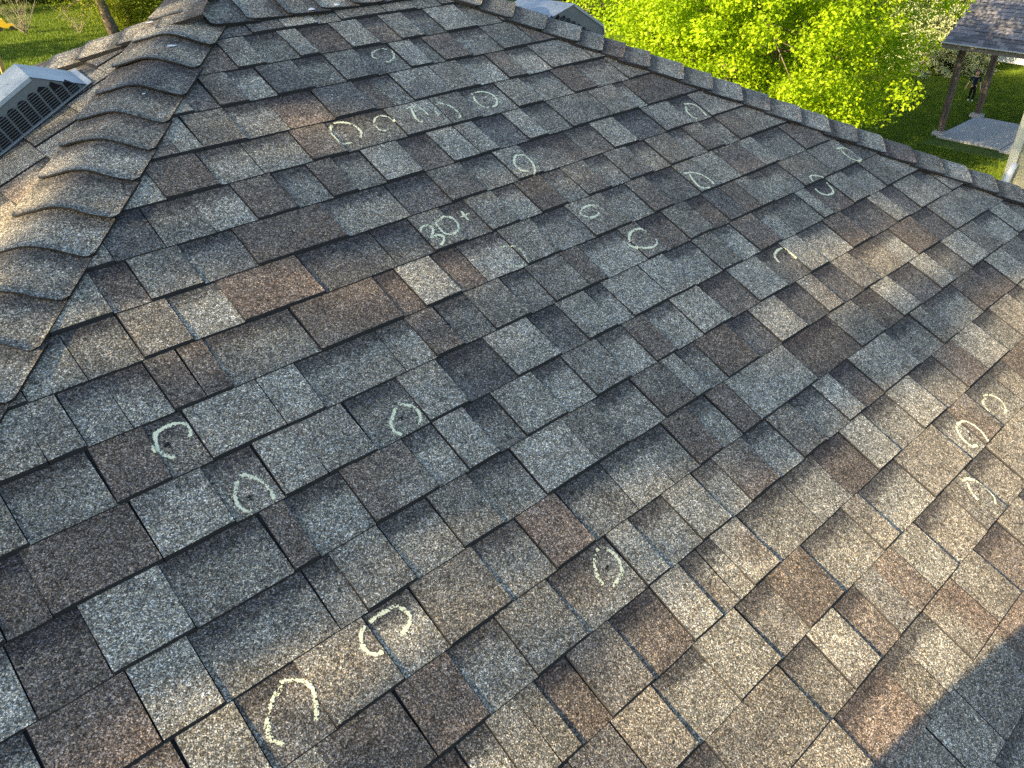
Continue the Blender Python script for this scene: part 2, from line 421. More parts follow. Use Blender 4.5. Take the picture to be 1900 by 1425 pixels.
# hip and ridge caps: one bent shingle each
def caps(o, d_plan, dz, m1n, m2n, starts, length, seed, W=0.128, lift=0.012, flip=False, tones=None):
    """o crest point, d_plan/dz direction down the crest; m1n, m2n outward normals of the two slopes"""
    H = Vector((d_plan.x, d_plan.y, dz)).normalized()
    m1 = H.cross(m1n); m1 = m1 if m1.dot(Vector((m1n.x, m1n.y, 0))) > 0 else -m1
    m2 = H.cross(m2n); m2 = m2 if m2.dot(Vector((m2n.x, m2n.y, 0))) > 0 else -m2
    m1.normalize(); m2.normalize()
    r = random.Random(seed); out = []
    for ci, s0 in enumerate(starts):
        mb = MB(); col, bnd = [], []
        ln = length[ci] if hasattr(length, '__len__') else length
        code = tones[ci % len(tones)] if tones else r.choice(['L', 'M', 'M', 'D', 'B', 'K', 'L'])
        main = TONE[code]; alt = TONE[r.choice('LMDBK')]; off = r.random() * 50
        sk = r.uniform(-0.006, 0.006); dw = r.uniform(-0.005, 0.005); rc = 0.018
        NW, NA = 26, 6; extra = r.uniform(-0.002, 0.002)
        base = s0 - ln - 0.025
        for i in range(NW + 1):
            w = -W + 2 * W * i / NW
            q = abs(w) - (W - rc)
            cut = 0.0 if q <= 0 else rc - math.sqrt(max(0.0, rc * rc - min(q, rc) ** 2))
            wv = (vnoise(w * 40 + off, ci, seed) - 0.5) * 0.003
            for j in range(NA + 1):
                t = j / NA
                a = base + (s0 - cut + wv + sk * w / W - base) * t
                rr_ = 0.045
                f1 = (w + math.sqrt(w * w + rr_ * rr_)) / 2; f2 = (-w + math.sqrt(w * w + rr_ * rr_)) / 2
                nn = (m1n * max(0, min(1, 0.5 + w / 0.06)) + m2n * max(0, min(1, 0.5 - w / 0.06))).normalized()
                hgt = lift + 0.003 + (0.0085 + extra) * t + 0.005 * math.exp(-(w / 0.045) ** 2)
                hgt += 0.002 * vnoise(w * 15 + off, t * 2 + ci, seed + 2) * t
                mb.v.append(tuple(o + H * a + m1 * (f1 + dw) + m2 * (f2 - dw) + nn * hgt))
                mx = min(1, max(0, (vnoise(w * 14 + off, a * 14, seed + 7) - 0.5) * 3)) * 0.6
                bq = 0.94 + 0.12 * vnoise(w * 30 + off, a * 30, seed)
                col.append([(main[z] * (1 - mx) + alt[z] * mx) * bq for z in range(3)] + [1])
                bnd.append([max(0.0, (a - (s0 - ln)) / ln), 0.85, 0, 1])
        w_ = NA + 1
        for i in range(NW):
            for j in range(NA):
                mb.f.append((i * w_ + j, i * w_ + j + 1, (i + 1) * w_ + j + 1, (i + 1) * w_ + j)); mb.m.append(0); mb.sm.append(True)
        def strip(idx, th):
            b2 = len(mb.v)
            for q in idx:
                i = q // w_; w = -W + 2 * W * i / NW
                nn = (m1n * max(0, min(1, 0.5 + w / 0.06)) + m2n * max(0, min(1, 0.5 - w / 0.06))).normalized()
                mb.v.append(tuple(Vector(mb.v[q]) - nn * th)); col.append([0.02] * 3 + [1]); bnd.append([1, 0, 0, 1])
            for q in range(len(idx) - 1):
                mb.f.append((idx[q], idx[q + 1], b2 + q + 1, b2 + q)); mb.m.append(1); mb.sm.append(False)
        strip([i * w_ + NA for i in range(NW + 1)], 0.0048)
        strip([j for j in range(NA + 1)][::-1], 0.011)  # long dark sides also fill in the shadow gap beside the caps
        strip([NW * w_ + j for j in range(NA, -1, -1)], 0.011)
        ob = mb.build('ridge_cap', [M_SH, M_EDGE], house)
        me = ob.data
        ca = me.color_attributes.new('tone', 'FLOAT_COLOR', 'POINT'); ca.data.foreach_set('color', np.array(col, dtype=np.float32).ravel())
        cb = me.color_attributes.new('band', 'FLOAT_COLOR', 'POINT'); cb.data.foreach_set('color', np.array(bnd, dtype=np.float32).ravel())
        out.append(ob)
    return out
nF = F_FRONT.N.copy(); nL_ = F_LEFT.N.copy(); nR_ = F_RIGHT.N.copy(); nB_ = F_BACK.N.copy()
dz = -math.tan(TH)
sL = math.sqrt(RL * RL + 1 + dz * dz) * EX * CT   # crest length per course
sR = math.sqrt(RR * RR + 1 + dz * dz) * EX * CT
lc = [1.27, 1.94, 2.65, 3.27, 3.88, 4.53, 5.25, 5.91, 6.62, 7.29]
lc = [0.62] + lc + [7.29 + 0.67 * i for i in range(1, 24)]
rc_ = [0.75, 1.45, 2.09, 2.77, 3.48, 3.95, 4.43, 4.95, 5.68, 6.32, 6.96, 7.6, 8.29, 8.95, 9.58, 10.23, 10.91, 11.57, 12.25]
rc_ += [12.25 + 0.66 * i for i in range(1, 20)]
# the corner of a cap sits W*cos further down the slope than the crest point of the same cap
def starts(lst, sl, dv): return [(v - dv - VR) * sl for v in lst]
def lens(lst, sl): return [sl * 0.67] + [(lst[i] - lst[i - 1]) * sl for i in range(1, len(lst))]
caps(AL, hfl, dz, nF, nL_, starts(lc, sL, 0.60), lens(lc, sL), 11, tones=list('MLMDMKLMLMMLMDMLMK'))
caps(AR, hfr, dz, nF, nR_, starts(rc_, sR, 0.62), lens(rc_, sR), 12, tones=list('MLKMLMBMLMLMLLMLRKLMKL'))
caps(AL, hbl, dz, nB_, nL_, [0.08 + 0.134 * i for i in range(12)], 0.134, 13)
caps(AR, hbr, dz, nB_, nR_, [0.08 + 0.134 * i for i in range(9)], 0.134, 14)
ridge_len = AR.x - AL.x
caps(AL + Vector((ridge_len * 0.62, 0, 0)), Vector((-1, 0, 0)), 0.0, nF, nB_, [0.06, 0.19, 0.32, 0.45, 0.575][::1], 0.134, 15, lift=0.017, tones=list('MLMLM'))
caps(AL + Vector((ridge_len * 0.55, 0, 0)), Vector((1, 0, 0)), 0.0, nF, nB_, [0.13, 0.26, 0.39, 0.50], 0.134, 16, lift=0.017, tones=list('KMLM'))

# walls, fascia and gutter of the house
M_SIDING = plain('pale_vinyl_siding', (0.52, 0.49, 0.33), 0.5, var=0.05, sc=3)
M_TRIM = plain('white_trim_paint', (0.74, 0.75, 0.76), 0.4, var=0.05)
def siding_wall(mb, a, b, z0, z1, lap=0.115):
    """clapboard profile between plan points a and b, facing the right-hand side of a->b"""
    a, b = Vector((*a, 0)), Vector((*b, 0)); d = (b - a).normalized(); out = Vector((d.y, -d.x, 0))
    z = z0; vs, fs = [], []
    while z < z1 - 1e-3:
        zt = min(z + lap, z1); i = len(vs)
        for p_ in (a, b):
            vs += [p_ + out * 0.016 + Vector((0, 0, z)), p_ + out * 0.002 + Vector((0, 0, zt)), p_ + Vector((0, 0, z))]
        fs += [(i, i + 3, i + 4, i + 1), (i + 2, i + 5, i + 3, i)]
        z = zt
    mb.add(vs, fs)
ez = VK[30] * -EX * ST; ey = VK[30] * -EX * CT
exl = AL.x + RL * (ey - AL.y); exr = AR.x - RR * (ey - AL.y); eyb = 2 * AL.y - ey
w = MB(); IN = 0.35
cs = [(exl + IN, ey + IN), (exr - IN, ey + IN), (exr - IN, eyb - IN), (exl + IN, eyb - IN)]
for i in range(4): siding_wall(w, cs[i], cs[(i + 1) % 4], GZ, ez - 0.02)
w.build('wall', M_SIDING, house)
w = MB()
w.box(((exl + exr) / 2, (ey + eyb) / 2, ez - 0.035), (exr - exl - 0.02, eyb - ey - 0.02, 0.03))
w.build('soffit', M_TRIM, house)
g = MB()
ec = [(exl, ey), (exr, ey), (exr, eyb), (exl, eyb)]
for i in range(4):
    a, b = Vector((*ec[i], ez)), Vector((*ec[(i + 1) % 4], ez)); d = (b - a).normalized(); o_ = Vector((d.y, -d.x, 0))
    prof = [(0.004, -0.012), (0.004, -0.12), (0.075, -0.12), (0.105, -0.06), (0.115, -0.015), (0.108, -0.015), (0.07, -0.11), (0.012, -0.11)]
    pts = [a + o_ * x + Vector((0, 0, z)) - d * x for x, z in prof]; ptb = [b + o_ * x + Vector((0, 0, z)) + d * x for x, z in prof]
    n_ = len(prof); g.add(pts + ptb, [(q, (q + 1) % n_, n_ + (q + 1) % n_, n_ + q) for q in range(n_)])
g.build('gutter', M_TRIM, house)

# chalk marks on the front slope
CHALK = [
    ("small open loop near the ridge", "11.034,2.209 10.931,2.139 10.716,2.179 10.576,2.276 10.532,2.396 10.596,2.466;11.131,2.234 11.069,2.433 10.959,2.564 10.771,2.645 10.724,2.606"),
    ("wide loop", "8.400,4.120 8.554,4.133 8.691,4.217 8.778,4.379 8.766,4.565 8.653,4.714;8.349,4.160 8.236,4.254 8.173,4.437 8.166,4.656 8.236,4.754 8.408,4.777"),
    ("a", "9.652,4.555 9.646,4.395 9.589,4.266 9.452,4.214 9.292,4.279 9.207,4.407 9.179,4.552 9.194,4.634 9.323,4.696"),
    ("t", "10.143,4.216 10.301,4.185 10.426,4.225 10.491,4.348 10.495,4.552;10.277,4.219 10.197,4.415 10.153,4.561 10.169,4.706 10.254,4.694"),
    ("b", "10.969,4.251 11.073,4.326 11.191,4.467 11.206,4.659 11.182,4.816 11.067,4.902;10.944,4.285 10.793,4.403 10.720,4.544 10.722,4.667"),
    ("c", "11.975,4.222 12.168,4.193 12.349,4.226 12.473,4.373 12.471,4.547 12.344,4.724 12.178,4.780;11.989,4.291 11.920,4.463 11.933,4.660 12.014,4.770 12.096,4.754"),
    ("d", "11.651,6.350 11.760,6.413 11.775,6.584 11.729,6.756 11.622,6.926 11.516,7.002;11.651,6.350 11.543,6.358 11.391,6.491 11.317,6.650 11.349,6.800 11.485,6.874"),
    ("e", "17.493,6.311 17.747,6.391 17.838,6.566 17.789,6.813 17.752,6.946;17.481,6.424 17.311,6.601 17.291,6.796 17.362,6.933"),
    ("f", "15.239,8.335 15.487,8.392 15.623,8.505 15.690,8.632 15.716,8.794 15.686,8.934;15.365,8.407 15.279,8.577 15.226,8.806 15.292,8.931 15.493,8.985"),
    ("g", "20.733,9.331 20.987,9.403 21.150,9.538 21.157,9.777 21.173,9.959 20.945,9.964 20.796,9.822 20.788,9.586 20.841,9.428"),
    ("h", "18.712,9.792 18.932,9.821 19.136,9.981;18.729,9.826 18.645,9.957;18.554,10.136 18.551,10.322 18.686,10.455 18.929,10.471 19.083,10.342 19.142,10.093"),
    ("3", "8.193,7.416 8.328,7.341 8.450,7.359 8.467,7.466 8.345,7.612 8.288,7.652 8.428,7.647 8.513,7.716 8.459,7.824 8.324,7.895"),
    ("0", "8.734,7.310 8.898,7.277 9.018,7.343 9.037,7.504 8.951,7.671 8.800,7.740 8.666,7.733 8.590,7.650 8.592,7.519 8.624,7.365 8.734,7.310"),
    ("+", "9.324,7.263 9.308,7.395 9.294,7.543;9.170,7.424 9.302,7.403 9.448,7.383"),
    ("i", "9.356,8.412 9.527,8.420 9.658,8.477 9.728,8.608 9.734,8.744 9.675,8.883 9.637,8.998;9.274,8.866 9.382,8.947 9.520,8.994"),
    ("j", "12.308,8.331 12.147,8.232 11.918,8.240 11.729,8.329 11.738,8.432 11.882,8.544 12.077,8.538 12.155,8.490"),
    ("k", "12.818,9.366 12.707,9.246 12.460,9.228 12.262,9.339 12.207,9.445;12.117,9.438 12.161,9.586 12.385,9.748 12.614,9.784 12.811,9.693 12.827,9.615"),
    ("l", "15.707,11.159 15.488,11.156 15.283,11.249 15.222,11.358 15.216,11.446;15.762,11.160 15.751,11.295 15.756,11.459 15.729,11.562"),
    ("m", "16.625,16.287 16.781,16.352 16.894,16.473 16.911,16.643 16.804,16.782 16.635,16.846;16.655,16.343 16.436,16.383 16.354,16.495 16.342,16.605"),
    ("n", "15.230,16.347 15.442,16.372 15.549,16.489 15.583,16.677 15.535,16.838 15.457,16.978;15.198,16.347 15.075,16.464 14.998,16.641 15.018,16.799 15.172,16.887"),
    ("o", "14.015,17.094 14.203,17.189 14.329,17.350 14.348,17.534 14.279,17.696 14.139,17.812;14.084,17.187 13.975,17.308 13.910,17.438 13.905,17.535"),
    ("p", "2.631,9.504 2.711,9.365 2.684,9.258 2.575,9.196 2.400,9.190 2.276,9.224 2.218,9.345 2.188,9.507 2.240,9.638 2.325,9.700;2.136,9.375 2.143,9.442 2.144,9.519"),
    ("q", "2.877,10.366 2.991,10.422 3.058,10.525 3.110,10.619 3.135,10.722 3.136,10.849 3.106,10.955;2.861,10.433 2.759,10.546 2.701,10.634 2.668,10.786 2.704,10.904 2.804,10.942"),
    ("r", "5.568,10.452 5.649,10.526 5.741,10.621 5.753,10.791 5.632,10.958;5.504,10.506 5.345,10.622 5.240,10.737 5.223,10.871 5.287,10.964"),
    ("s", "3.238,13.126 3.418,13.115 3.565,13.124 3.647,13.134 3.721,13.251 3.717,13.383 3.623,13.453 3.475,13.506;3.164,13.141 3.081,13.172 3.012,13.275 2.987,13.407 3.044,13.510 3.164,13.550"),
    ("t2", "1.911,13.125 2.001,13.159 2.107,13.234 2.187,13.321 2.198,13.428 2.157,13.557 2.079,13.714 2.044,13.786;1.933,13.181 1.804,13.246 1.696,13.323 1.594,13.440 1.518,13.572 1.533,13.684 1.621,13.777"),
    ("u", "6.657,14.109 6.763,14.125 6.841,14.206 6.876,14.332 6.850,14.481 6.784,14.572 6.648,14.635 6.466,14.686;6.641,14.151 6.490,14.259 6.390,14.436 6.372,14.624"),
]
me_f = front.data
bvh = BVHTree.FromPolygons([v.co.copy() for v in me_f.vertices], [tuple(p_.vertices) for p_ in me_f.polygons])
def drop(u, v):
    p0 = fp(u, v, 0.05); hit = bvh.ray_cast(p0, -nF, 0.1)
    return hit[0] if hit[0] is not None else fp(u, v, 0.009)
def cr(pts, step=0.028):
    P = [np.array(q) for q in pts]; P = [2 * P[0] - P[1]] + P + [2 * P[-1] - P[-2]]; out = []
    for i in range(1, len(P) - 2):
        n_ = max(2, int(np.linalg.norm(P[i + 1] - P[i]) / step))
        for j in range(n_):
            t = j / n_
            out.append(0.5 * ((2 * P[i]) + (-P[i - 1] + P[i + 1]) * t + (2 * P[i - 1] - 5 * P[i] + 4 * P[i + 1] - P[i + 2]) * t * t + (-P[i - 1] + 3 * P[i] - 3 * P[i + 1] + P[i + 2]) * t ** 3))
    out.append(P[-2]); return out
rc2 = random.Random(5)
CL = {'3': 'chalk digit 3 of the handwritten 30+', '0': 'chalk digit 0 of the handwritten 30+', '+': 'chalk plus sign after the handwritten 30'}
FAINT = {'i': 0.50, 'm': 0.62, 'u': 0.58, 't2': 0.66, 'o': 0.66, 'small open loop near the ridge': 0.62, 'b': 0.64, 'a': 0.60}
for nm, st in CHALK:
    mb = MB(); cov = []
    for s_ in st.split(';'):
        pts = cr([tuple(map(float, q.split(','))) for q in s_.split()])
        near = 1.0 + 0.12 * min(1, max(0, (np.mean([q[1] for q in pts]) - 8) / 5))
        i0 = len(mb.v); off = rc2.random() * 99
        for i, q in enumerate(pts):
            d = pts[min(i + 1, len(pts) - 1)] - pts[max(i - 1, 0)]; d = d / (np.linalg.norm(d) + 1e-9); nn = np.array((-d[1], d[0]))
            hw = (0.015 + 0.013 * vnoise(i * 0.25 + off, 0.5, 3)) * near
            ex = 0.62 if i in (0, len(pts) - 1) else 1
            for k_ in (-1, -0.5, 0, 0.5, 1):
                a = q + nn * hw * k_ * 1.5
                mb.v.append(tuple(drop(a[0], a[1]) + nF * 0.0011))
                cov.append(FAINT.get(nm, 0.78) * ex * (1.15 - 0.75 * abs(k_) ** 1.5) * (0.7 + 0.55 * vnoise(i * 0.35 + off, 2.5, 4)))
        for i in range(len(pts) - 1):
            for j in range(4):
                a = i0 + i * 5 + j
                q_ = (a, a + 5, a + 6, a + 1)
                hs = [(Vector(mb.v[z]) - fp(0, 0)).dot(nF) for z in q_]
                if max(hs) - min(hs) > 0.0055: continue
                mb.f.append(q_); mb.m.append(0); mb.sm.append(False)
    o = mb.build('chalk_mark', M_CHALK)
    o.parent = front; o.location = (0, 0, 0)
    at = o.data.attributes.new('cover', 'FLOAT', 'POINT'); at.data.foreach_set('value', np.array(cov, dtype=np.float32))
    o['label'] = CL.get(nm, 'hand-drawn chalk ring around a hail bruise')

M_BRUISE = chalk_mat(); M_BRUISE.name = 'bare_asphalt_bruise'
M_BRUISE.node_tree.nodes['Principled BSDF'].inputs['Base Color'].default_value = (0.018, 0.018, 0.022, 1)
for (u_, v_, r_) in ((2.30, 9.47, 0.085), (2.85, 10.75, 0.06), (15.62, 11.33, 0.075), (12.16, 4.52, 0.06), (8.45, 4.45, 0.06), (10.25, 4.42, 0.05), (10.85, 2.4, 0.06),
                     (17.52, 6.62, 0.05), (15.5, 8.7, 0.06), (5.48, 10.72, 0.075), (11.55, 6.62, 0.06), (18.8, 10.15, 0.06), (12.45, 9.48, 0.05), (6.62, 14.4, 0.08), (15.28, 16.65, 0.06), (14.1, 17.45, 0.05), (20.9, 9.6, 0.05)):
    mb = MB(); cov = []; n_ = 16
    mb.v.append(tuple(drop(u_, v_) + nF * 0.0009)); cov.append(0.6)
    for ring, cvr in ((0.5, 0.48), (1.0, 0.15)):
        for j in range(n_):
            t_ = 2 * math.pi * j / n_; q = r_ * ring * (0.7 + 0.6 * vnoise(j * 0.9, u_ * 7, 31))
            mb.v.append(tuple(drop(u_ + math.cos(t_) * q, v_ + math.sin(t_) * q * 0.8) + nF * 0.0009)); cov.append(cvr)
    for j in range(n_):
        mb.f.append((0, 1 + j, 1 + (j + 1) % n_)); mb.m.append(0); mb.sm.append(False)
        mb.f.append((1 + j, 1 + n_ + j, 1 + n_ + (j + 1) % n_, 1 + (j + 1) % n_)); mb.m.append(0); mb.sm.append(False)
    o = mb.build('hail_bruise', M_BRUISE); o.parent = front; o.location = (0, 0, 0)
    at = o.data.attributes.new('cover', 'FLOAT', 'POINT'); at.data.foreach_set('value', np.array(cov, dtype=np.float32))

# white paint spots on the caps
M_PAINT = plain('white_sealant', (0.8, 0.8, 0.78), 0.5, var=0.05, sc=60)
def dab(x, y, z, r_, sx=1.0, ang=0.0):
    mb = MB(); c = Vector((x, y, z)); vs = [c + Vector((0, 0, r_ * 0.35))]
    n_ = 12
    for j in range(n_):
        t = 2 * math.pi * j / n_; q = r_ * (0.75 + 0.5 * vnoise(j * 1.3, r_ * 900, 8))
        a, b = math.cos(t) * q * sx, math.sin(t) * q
        vs.append(c + Vector((a * math.cos(ang) - b * math.sin(ang), a * math.sin(ang) + b * math.cos(ang), -0.001)))
    mb.add(vs, [(0, 1 + j, 1 + (j + 1) % n_) for j in range(n_)], smooth=True)
    return mb.build('paint_spot', M_PAINT, house)
allcaps = [o for o in scn.objects if o.name.startswith('ridge_cap')]
def cap_hit(dirv):
    o_ = Vector(CAMP); best = None
    for ob in allcaps:
        b_ = BVHTree.FromPolygons([v.co for v in ob.data.vertices], [tuple(p_.vertices) for p_ in ob.data.polygons])
        h = b_.ray_cast(o_, dirv, 20)
        if h[0] is not None and (best is None or h[3] < best[1]): best = (h[0], h[3])
    return best[0] if best else None
for d_, r_, sx, an in (((0.3467, 0.9226, -0.1693), 0.0075, 2.2, -0.4), ((0.3071, 0.9275, -0.2131), 0.0042, 1.2, 0.6), ((0.4869, 0.8617, -0.1427), 0.011, 1.3, 0.2),
                       ((0.5109, 0.8482, -0.1396), 0.011, 1.2, 0.5), ((0.3349, 0.931, -0.1453), 0.006, 3.6, 0.1)):
    h_ = cap_hit(Vector(d_))
    if h_ is not None: dab(h_.x, h_.y, h_.z + 0.001, r_, sx, an)

# ---------------------------------------------------------------- slant-back roof vents
def galv():
    m, n, b = newmat('weathered_galvanised_steel'); vec = coords(n)
    nz = noise(n, vec, 14, 4, 0.65); vo = n.nodes.new('ShaderNodeTexVoronoi'); vo.inputs['Scale'].default_value = 55; L(n, vec, vo.inputs['Vector'])
    c = mixc(n, 1.0, ramp(n, nz.outputs[0], [(0.3, (0.27, 0.31, 0.34)), (0.7, (0.40, 0.44, 0.47))]), ramp(n, vo.outputs['Distance'], [(0.0, 0.92), (0.8, 1.05)]), 'MULTIPLY')
    n2 = noise(n, vec, 30, 3, 0.7)
    c = mixc(n, ramp(n, n2.outputs[0], [(0.63, 0.0), (0.68, 0.6)]), c, (0.14, 0.14, 0.13))
    L(n, c, b.inputs['Base Color']); b.inputs['Metallic'].default_value = 0.25
    b.inputs['Roughness'].default_value = 0.5
    return m
M_GALV = galv()
M_GSIDE = plain('shade_toned_steel', (0.13, 0.145, 0.15), 0.5, 0.1, 0.08, 20)  # side sheet darkened in colour for the shade on this face
M_DARK = plain('louvre_opening_shade', (0.004, 0.004, 0.005), 0.9)  # dark sheet drawn as the shade inside the louvre openings
M_SLAT = plain('grey_louvre_slats', (0.13, 0.145, 0.15), 0.5, 0.1)  # slats share the shade-darkened tone of the side panel
def slant_vent(base, d, wdir, nrm, W, label, lenf=0.40, peak=0.155, hp=0.130):
    """base: near upslope corner on the roof, d down the slope, wdir across (away from the camera), nrm off the roof"""
    t = thing('roof_vent', base, label, 'roof vent', 'slant-back roof vents')
    def P(a, b, w=0.0): return base + d * a + nrm * b + wdir * w
    prof = [(0, 0.0), (peak, hp)]
    fr_h = hp * 0.92; rr = 0.03
    prof += [(lenf - rr, fr_h), (lenf - rr * 0.4, fr_h - rr * 0.3), (lenf, fr_h - rr)]
    prof += [(lenf + 0.004, 0.0)]
    hood = MB()
    # two faces of sheet metal: slanted back, top and rounded front
    n_ = len(prof)
    vs = [P(a, b, -0.004) for a, b in prof] + [P(a, b, W + 0.004) for a, b in prof]
    hood.add(vs, [(i, i + 1, n_ + i + 1, n_ + i) for i in range(n_ - 2)])
    lip = [P(a, b - 0.010, -0.004) for a, b in prof]
    vs = [P(a, b, -0.004) for a, b in prof] + lip
    hood.add(vs, [(i, n_ + i, n_ + i + 1, i + 1) for i in range(1, n_ - 2)])
    o = hood.build('hood', M_GALV, t)
    side = MB()
    side.prism([P(a, b, 0) for a, b in [(0.002, -0.004), (peak, hp - 0.002)] + [(a, b - 0.002) for a, b in prof[2:5]] + [(lenf, -0.004)]], wdir * W)
    side.build('side_panel', M_GSIDE, t)
    fl = MB()
    fl.prism([P(0.0, 0.0125, -0.010), P(0.0, 0.0125, W + 0.004), P(lenf + 0.05, 0.0125, W + 0.004), P(lenf + 0.05, 0.0125, -0.010)], nrm * 0.0015)
    fl.build('flange', M_GALV, t)
    pitch = 0.0355
    k = 0
    while 0.045 + pitch * k < lenf - 0.03:
        a0 = 0.040 + pitch * k; a1 = a0 + pitch * 0.82
        ha = min(0.062, a0 * hp / peak * 0.55 + 0.004); hb = min(0.064, a1 * hp / peak * 0.55 + 0.006)
        if k >= 3: ha = hb = 0.064
        gr = MB(); b0 = 0.017
        poly = [(a0, b0), (a1, b0), (a1, b0 + hb - 0.004), ((a0 + a1) / 2 + 0.004, b0 + hb + 0.002), (a0 + 0.006, b0 + ha), (a0, b0 + ha - 0.006)]
        gr.prism([P(a, b, -0.0012) for a, b in poly], wdir * 0.0009, 0)
        z = b0 + 0.0055
        while z < b0 + min(ha, hb) - 0.001:
            gr.box(P((a0 + a1) / 2, z, -0.0018), (a1 - a0, 0.0015, 0.0016), (d, nrm, wdir), 1)
            z += 0.0068
        gr.build('louvre', [M_DARK, M_SLAT], t)
        k += 1
    return t
dL = Vector((-0.311, -0.060, -0.139)); nl = F_LEFT.N
dL = (dL - nl * dL.dot(nl)).normalized(); wL = -(nl.cross(dL)); wL = wL if wL.y > 0 else -wL
wL = (wL * 0.17 - dL * 0.045).normalized()
slant_vent(Vector((0.726, -0.035, -0.141)), dL, wL, nl, 0.176, 'grey slant-back metal roof vent on the left slope, louvres facing the camera', 0.40, 0.132, 0.1155)
nr = F_RIGHT.N; dR = F_RIGHT.V.copy(); wR = Vector((0, 1, 0))
xb = 2.43
slant_vent(Vector((xb, -0.12, AR.z - TR * (xb - AR.x))), dR, wR, nr, 0.30, 'grey slant-back metal roof vent half hidden behind the right hip, maple beyond', 0.40, 0.165, 0.142)

# ---------------------------------------------------------------- ground
def lawn_mat():
    m, n, b = newmat('lawn_grass'); vec = coords(n)
    mp = n.nodes.new('ShaderNodeMapping'); L(n, vec, mp.inputs[0])
    a = noise(n, mp.outputs[0], 0.35, 3, 0.6); c = noise(n, mp.outputs[0], 9, 5, 0.75); f = noise(n, mp.outputs[0], 34, 3, 0.7)
    col = ramp(n, a.outputs[0], [(0.3, (0.045, 0.080, 0.008)), (0.7, (0.085, 0.125, 0.010))])
    col = mixc(n, 1.0, col, ramp(n, c.outputs[0], [(0.3, 0.5), (0.7, 1.5)]), 'MULTIPLY')
    col = mixc(n, 1.0, col, ramp(n, f.outputs[0], [(0.3, 0.6), (0.75, 1.45)]), 'MULTIPLY')
    L(n, col, b.inputs['Base Color']); b.inputs['Roughness'].default_value = 0.8; b.inputs['Specular IOR Level'].default_value = 0.15
    bu = n.nodes.new('ShaderNodeBump'); bu.inputs['Distance'].default_value = 0.10; bu.inputs['Strength'].default_value = 0.9
    h = mth(n, 'ADD', noise(n, vec, 3.2, 5, 0.75).outputs[0], mth(n, 'MULTIPLY', c.outputs[0], 0.5))
    L(n, h, bu.inputs['Height']); L(n, bu.outputs[0], b.inputs['Normal'])
    return m
M_LAWN = lawn_mat()
mb = MB(); G = 40; S = 260.0
for i in range(G + 1):
    for j in range(G + 1):
        x, y = -S + 2 * S * i / G, -S + 2 * S * j / G
        mb.v.append((x, y, GZ - 0.02 + 0 * x))
for i in range(G):
    for j in range(G):
        a = i * (G + 1) + j; mb.f.append((a, a + G + 1, a + G + 2, a + 1)); mb.m.append(0); mb.sm.append(True)
setp(mb.build('lawn', M_LAWN), kind='structure')

def grass_patch(name, x0, x1, y0, y1, n_, h, label, skip=None, seed=3):
    r = np.random.default_rng(seed)
    x = r.uniform(x0, x1, n_); y = r.uniform(y0, y1, n_)
    if skip is not None:
        k = ~skip(x, y); x, y = x[k], y[k]
    n_ = len(x); a = r.uniform(0, math.pi * 2, n_); hh = h * r.uniform(0.5, 1.3, n_); w = hh * 0.16
    lean = r.normal(0, 0.35, (n_, 2)) * hh[:, None]
    V = np.zeros((n_, 3, 3)); V[:, :, 0] = x[:, None]; V[:, :, 1] = y[:, None]; V[:, :, 2] = GZ - 0.02
    V[:, 0, 0] -= np.cos(a) * w; V[:, 0, 1] -= np.sin(a) * w; V[:, 1, 0] += np.cos(a) * w; V[:, 1, 1] += np.sin(a) * w
    V[:, 2, 0] += lean[:, 0]; V[:, 2, 1] += lean[:, 1]; V[:, 2, 2] += hh
    me = bpy.data.meshes.new(name)
    me.vertices.add(n_ * 3); me.vertices.foreach_set('co', V.ravel())
    me.loops.add(n_ * 3); me.loops.foreach_set('vertex_index', np.arange(n_ * 3))
    me.polygons.add(n_); me.polygons.foreach_set('loop_start', np.arange(0, n_ * 3, 3)); me.polygons.foreach_set('loop_total', np.full(n_, 3))
    me.materials.append(M_BLADE); me.update()
    o = bpy.data.objects.new(name, me); scn.collection.objects.link(o)
    return setp(o, label, 'grass', kind='stuff')

def leaf_mat(name, c1, c2, trans=0.45, rough=0.55, spec=0.3):
    m, n, b = newmat(name); vec = coords(n)
    nz = noise(n, vec, 1.6, 3, 0.7); n2 = noise(n, vec, 17, 2, 0.6)
    f = mth(n, 'ADD', mth(n, 'MULTIPLY', nz.outputs[0], 0.6), mth(n, 'MULTIPLY', n2.outputs[0], 0.4))
    c = ramp(n, f, [(0.36, c1), (0.64, c2)])
    L(n, c, b.inputs['Base Color']); b.inputs['Roughness'].default_value = rough; b.inputs['Specular IOR Level'].default_value = spec
    tr = n.nodes.new('ShaderNodeBsdfTranslucent'); L(n, mixc(n, 1.0, c, (1.15, 1.25, 0.5), 'MULTIPLY'), tr.inputs[0])
    mx = n.nodes.new('ShaderNodeMixShader'); mx.inputs[0].default_value = trans
    L(n, b.outputs[0], mx.inputs[1]); L(n, tr.outputs[0], mx.inputs[2])
    L(n, mx.outputs[0], n.nodes['Material Output'].inputs[0])
    return m
M_BLADE = leaf_mat('grass_blades', (0.065, 0.12, 0.008), (0.18, 0.24, 0.016), 0.3)
M_MAPLE = leaf_mat('bright_maple_leaves', (0.22, 0.35, 0.008), (0.42, 0.54, 0.012), 0.5)
M_WILLOW = leaf_mat('willow_leaves', (0.12, 0.18, 0.012), (0.33, 0.34, 0.02), 0.45)
M_SPRUCE = leaf_mat('silvery_spruce_needles', (0.22, 0.28, 0.14), (0.46, 0.48, 0.25), 0.15, 0.7)
M_DKLEAF = leaf_mat('dark_evergreen_needles', (0.018, 0.034, 0.012), (0.05, 0.075, 0.02), 0.2, 0.7)
